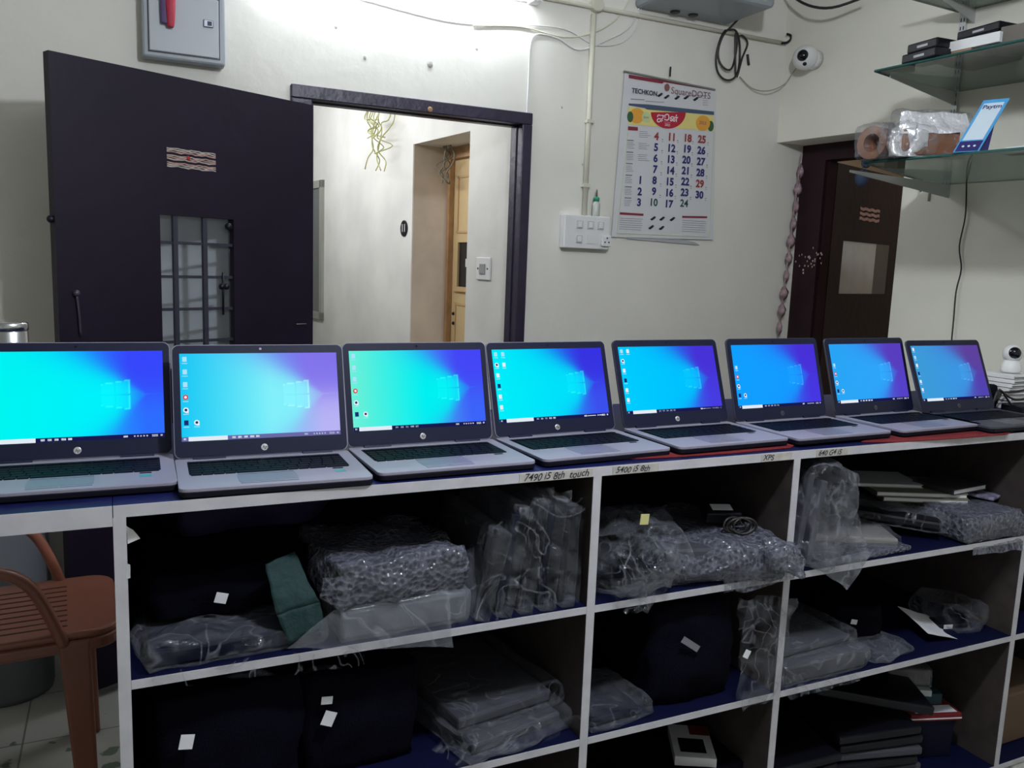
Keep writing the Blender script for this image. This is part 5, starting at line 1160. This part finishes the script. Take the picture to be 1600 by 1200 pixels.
# --- bay C, bottom
stk = [(1.62, .30, .26, .16, 'dark laptop bag at the left of the bottom shelf in the third bay', 151)]
for k in range(5):
    t = pack('old_laptop', 'old black laptop, number counted from the bottom of the left pile', 'laptop', 1.63+.01*math.sin(k*2), 1.66, z3+.030*k, .30, .25, .026, .05*math.sin(k), m_black, None, group='black laptops piled on the bottom shelf of the third bay'); t['label'] = ('black laptop at the very bottom of the left pile on the bottom shelf', 'black laptop second from the bottom of the left pile on the bottom shelf', 'black laptop in the middle of the left pile on the bottom shelf', 'black laptop second from the top of the left pile on the bottom shelf', 'black laptop on top of the left pile on the bottom shelf')[k]
for k in range(6):
    t = pack('old_laptop', '', 'laptop', 1.965+.01*math.sin(k*2.3), 1.66, z3+.030*k, .28, .26, .026, -.2+.05*math.sin(k*1.7), m_alud if k in (1, 3) else m_black, None, group='black laptops piled on the bottom shelf of the third bay')
    t['label'] = ('dark laptop at the very bottom of the middle pile on the bottom shelf', 'grey laptop second from the bottom of the middle pile on the bottom shelf', 'dark laptop third from the bottom of the middle pile on the bottom shelf', 'grey laptop third from the top of the middle pile on the bottom shelf', 'dark laptop second from the top of the middle pile on the bottom shelf', 'dark laptop on top of the middle pile on the bottom shelf')[k]
t = empty('black_laptop', 'large black laptop leaning aslant over the middle pile on the bottom shelf', 'laptop', (2.02, 1.68, z3+.225), -.5); t.rotation_euler = (0, .12, -.5)
MB().box(-.18, .16, -.12, .12, .0, .028, bev=.006).build('laptop_body', m_black, t)
def bx(lbl, px, py, Y, dx, dy, dz, rz, m, name='small_box', cat='box'):
    P = onY(px, py, Y); t = empty(name, lbl, cat, (P.x, P.y, max(P.z, z3)), rz); MB().box(-dx/2, dx/2, -dy/2, dy/2, 0, dz, bev=.002).build('carton', m, t); return t
zt_ = z3
for (lb, x, y, w_, d_, h_, rz, m) in (('dark box lowest under the small boxes at the right of the bottom shelf', 2.23, 1.70, .20, .22, .125, -.3, m_navy), ('red and white striped flat box above the dark box on the bottom shelf', 2.245, 1.65, .17, .16, .022, -.3, m_red), ('teal box above the red and white one on the bottom shelf', 2.24, 1.70, .15, .14, .035, -.35, mat('teal_card', (.01, .05, .07), .6)), ('flat grey box above the teal one on the bottom shelf', 2.20, 1.70, .15, .13, .02, -.5, m_gcov)):
    t = empty('small_box', lb, 'box', (x, y, zt_), rz); MB().box(-w_/2, w_/2, -d_/2, d_/2, 0, h_, bev=.002).build('carton', m, t)
    if 'striped' in lb:
        MB().box(-w_/2, w_/2, -d_/2-.0006, -d_/2, .006, .010).build('white_stripe', m_paper, t); MB().box(-w_/2+.02, w_/2-.01, -d_/2+.01, -d_/2+.05, h_, h_+.0006).build('white_stripe', m_paper, t)
    zt_ += h_+.001
t = pack('clear_box', 'clear plastic case on top of the small boxes on the bottom shelf', 'box', 2.22, 1.71, zt_, .13, .12, .05, -.5, mat('case_content', (.10, .09, .09), .6), m_milky, 161, .003, 1.05, rnd=.05)
# --- bay D
t = pack('brown_carton', 'brown carton at the right edge of the middle shelf', 'box', 2.62, 1.72, z3, .36, .36, .17, 0, mat('dark_brown_card', (.10, .06, .035), .8), None)
t = pack('laptop_bag', 'dark bag on the middle shelf at the right edge of the picture', 'bag', 2.60, 1.74, z2, .34, .34, .22, 0, None, m_bag, 171, .012, 1.0, rnd=.3, wn='bag_body')
t = pack('clear_packet', 'clear plastic packet on the top shelf at the right edge of the picture', 'packet', 2.56, 1.60, z1, .28, .22, .12, 0, None, m_film, 172, .02, 1.0, rnd=.4, wn='film')
# torn paper bit on the first upright
b = MB(); P = Vector((.012, YF-.003, 0)); q0 = onY(200, 822, 1.474); sheet(b, onY(198, 822, 1.473), onY(208, 828, 1.462), onY(220, 842, 1.468), onY(200, 850, 1.473), 6, 6, .003, 20, 4)
o = b.build('torn_tape', m_paper, None); tag(o, 'torn white tape curling from the top of the left white upright', 'tape')
b = MB(); sheet(b, onY(198, 880, 1.473), onY(204, 882, 1.47), onY(204, 903, 1.47), onY(198, 905, 1.473), 4, 6, .002, 20, 5)
tag(b.build('torn_tape', m_paper, None), 'tiny scrap of white tape lower on the left white upright', 'tape')

# ------------------------------------------------------------------ brown plastic chair under the side counter
ZS = .50                                               # seat height
ch = empty('plastic_chair', 'brown moulded plastic armchair tucked under the side counter', 'chair', (-.255, 2.50, 0), math.radians(3))
# local: front = +x, width along y ; seat 0.44 x 0.44
b = MB(); nx, ny = 14, 14; v = []; f = []
SZc = ZS
def seatz(s, t): return SZc+.012*math.cos(PI*(t-.5))*-1 - .010*s*0
top = []; 
pts = []
for (sx, sy, a0) in ((1, -1, -90), (1, 1, 0), (-1, 1, 90), (-1, -1, 180)):
    for k in range(7):
        a = math.radians(a0+90*k/6); r = .07; pts.append((sx*(.225-r)+r*math.cos(a), sy*(.21-r)+r*math.sin(a)))
b.prism(pts, SZc-.022, SZc, 0)
b.prism([(x*1.012, y*1.012) for x, y in pts], SZc-.055, SZc-.020, 0)
o = b.build('seat', m_chair, ch); soften(o, .010, 3)
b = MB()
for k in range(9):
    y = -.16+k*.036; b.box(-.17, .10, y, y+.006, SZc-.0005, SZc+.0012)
b.build('seat_slot', mat('slot_shade_brown', (.05, .016, .010), .6), ch)  # dark strips on the seat; the shade inside the slots is painted
def taper(b, p0, p1, w0, w1, d0, d1):
    p0, p1 = Vector(p0), Vector(p1); v = []
    for p, w_, d_ in ((p0, w0, d0), (p1, w1, d1)): v += [(p.x-w_/2, p.y-d_/2, p.z), (p.x+w_/2, p.y-d_/2, p.z), (p.x+w_/2, p.y+d_/2, p.z), (p.x-w_/2, p.y+d_/2, p.z)]
    b.add(v, [(3, 2, 1, 0), (4, 5, 6, 7), (0, 1, 5, 4), (1, 2, 6, 5), (2, 3, 7, 6), (3, 0, 4, 7)])
for (x, y, dx_, dy_) in ((.115, -.185, .02, -.01), (.13, .185, .02, .01), (-.19, -.20, -.04, -.01), (-.19, .20, -.04, .01)):
    b = MB(); taper(b, (x+dx_, y+dy_, 0), (x, y, SZc-.02), .050, .075, .046, .066); o = b.build('leg', m_chair, ch); soften(o, .008, 3)
for sy in (-1, 1):
    b = MB(); y = sy*.215; b.tube([(-.24, y, SZc+.20), (-.15, y, SZc+.195), (-.08, y, SZc+.188), (-.02, y, SZc+.176), (.025, y, SZc+.135), (.06, y*.98, SZc+.06), (.09, y*.95, SZc-.03)], .021, 12, ry=.015, smooth=6)
    b.build('armrest', m_chair, ch, True)
b = MB()
bk = [(-.215, -.20), (-.215, .20)]
for sy in (-1, 1): b.tube([(-.20, sy*.19, SZc-.02), (-.225, sy*.20, SZc+.15), (-.26, sy*.20, SZc+.30), (-.30, sy*.17, SZc+.42)], .02, 10, smooth=5)
b.tube([(-.30, -.17, SZc+.42), (-.31, 0, SZc+.445), (-.30, .17, SZc+.42)], .022, 10, smooth=5)
for k in range(5): y = -.12+.06*k; b.tube([(-.215, y, SZc+.05), (-.30, y, SZc+.42)], .009, 8, smooth=0)
b.build('backrest', m_chair, ch, True)
# drum and dark box behind the chair
t = empty('water_drum', 'grey plastic drum with a dark cap standing behind the brown chair', 'drum', (-.37, 3.08, 0))
MB().lathe([(.001, .0), (.13, .0), (.135, .02), (.135, .60), (.12, .68), (.06, .73), (.05, .74)], 32).build('body', mat('grey_drum', (.16, .17, .19), .3), t, True)
MB().lathe([(.03, .74), (.03, .77), (.025, .775)], 24).build('cap', m_navy, t, True)

print('objects', len(D.objects))
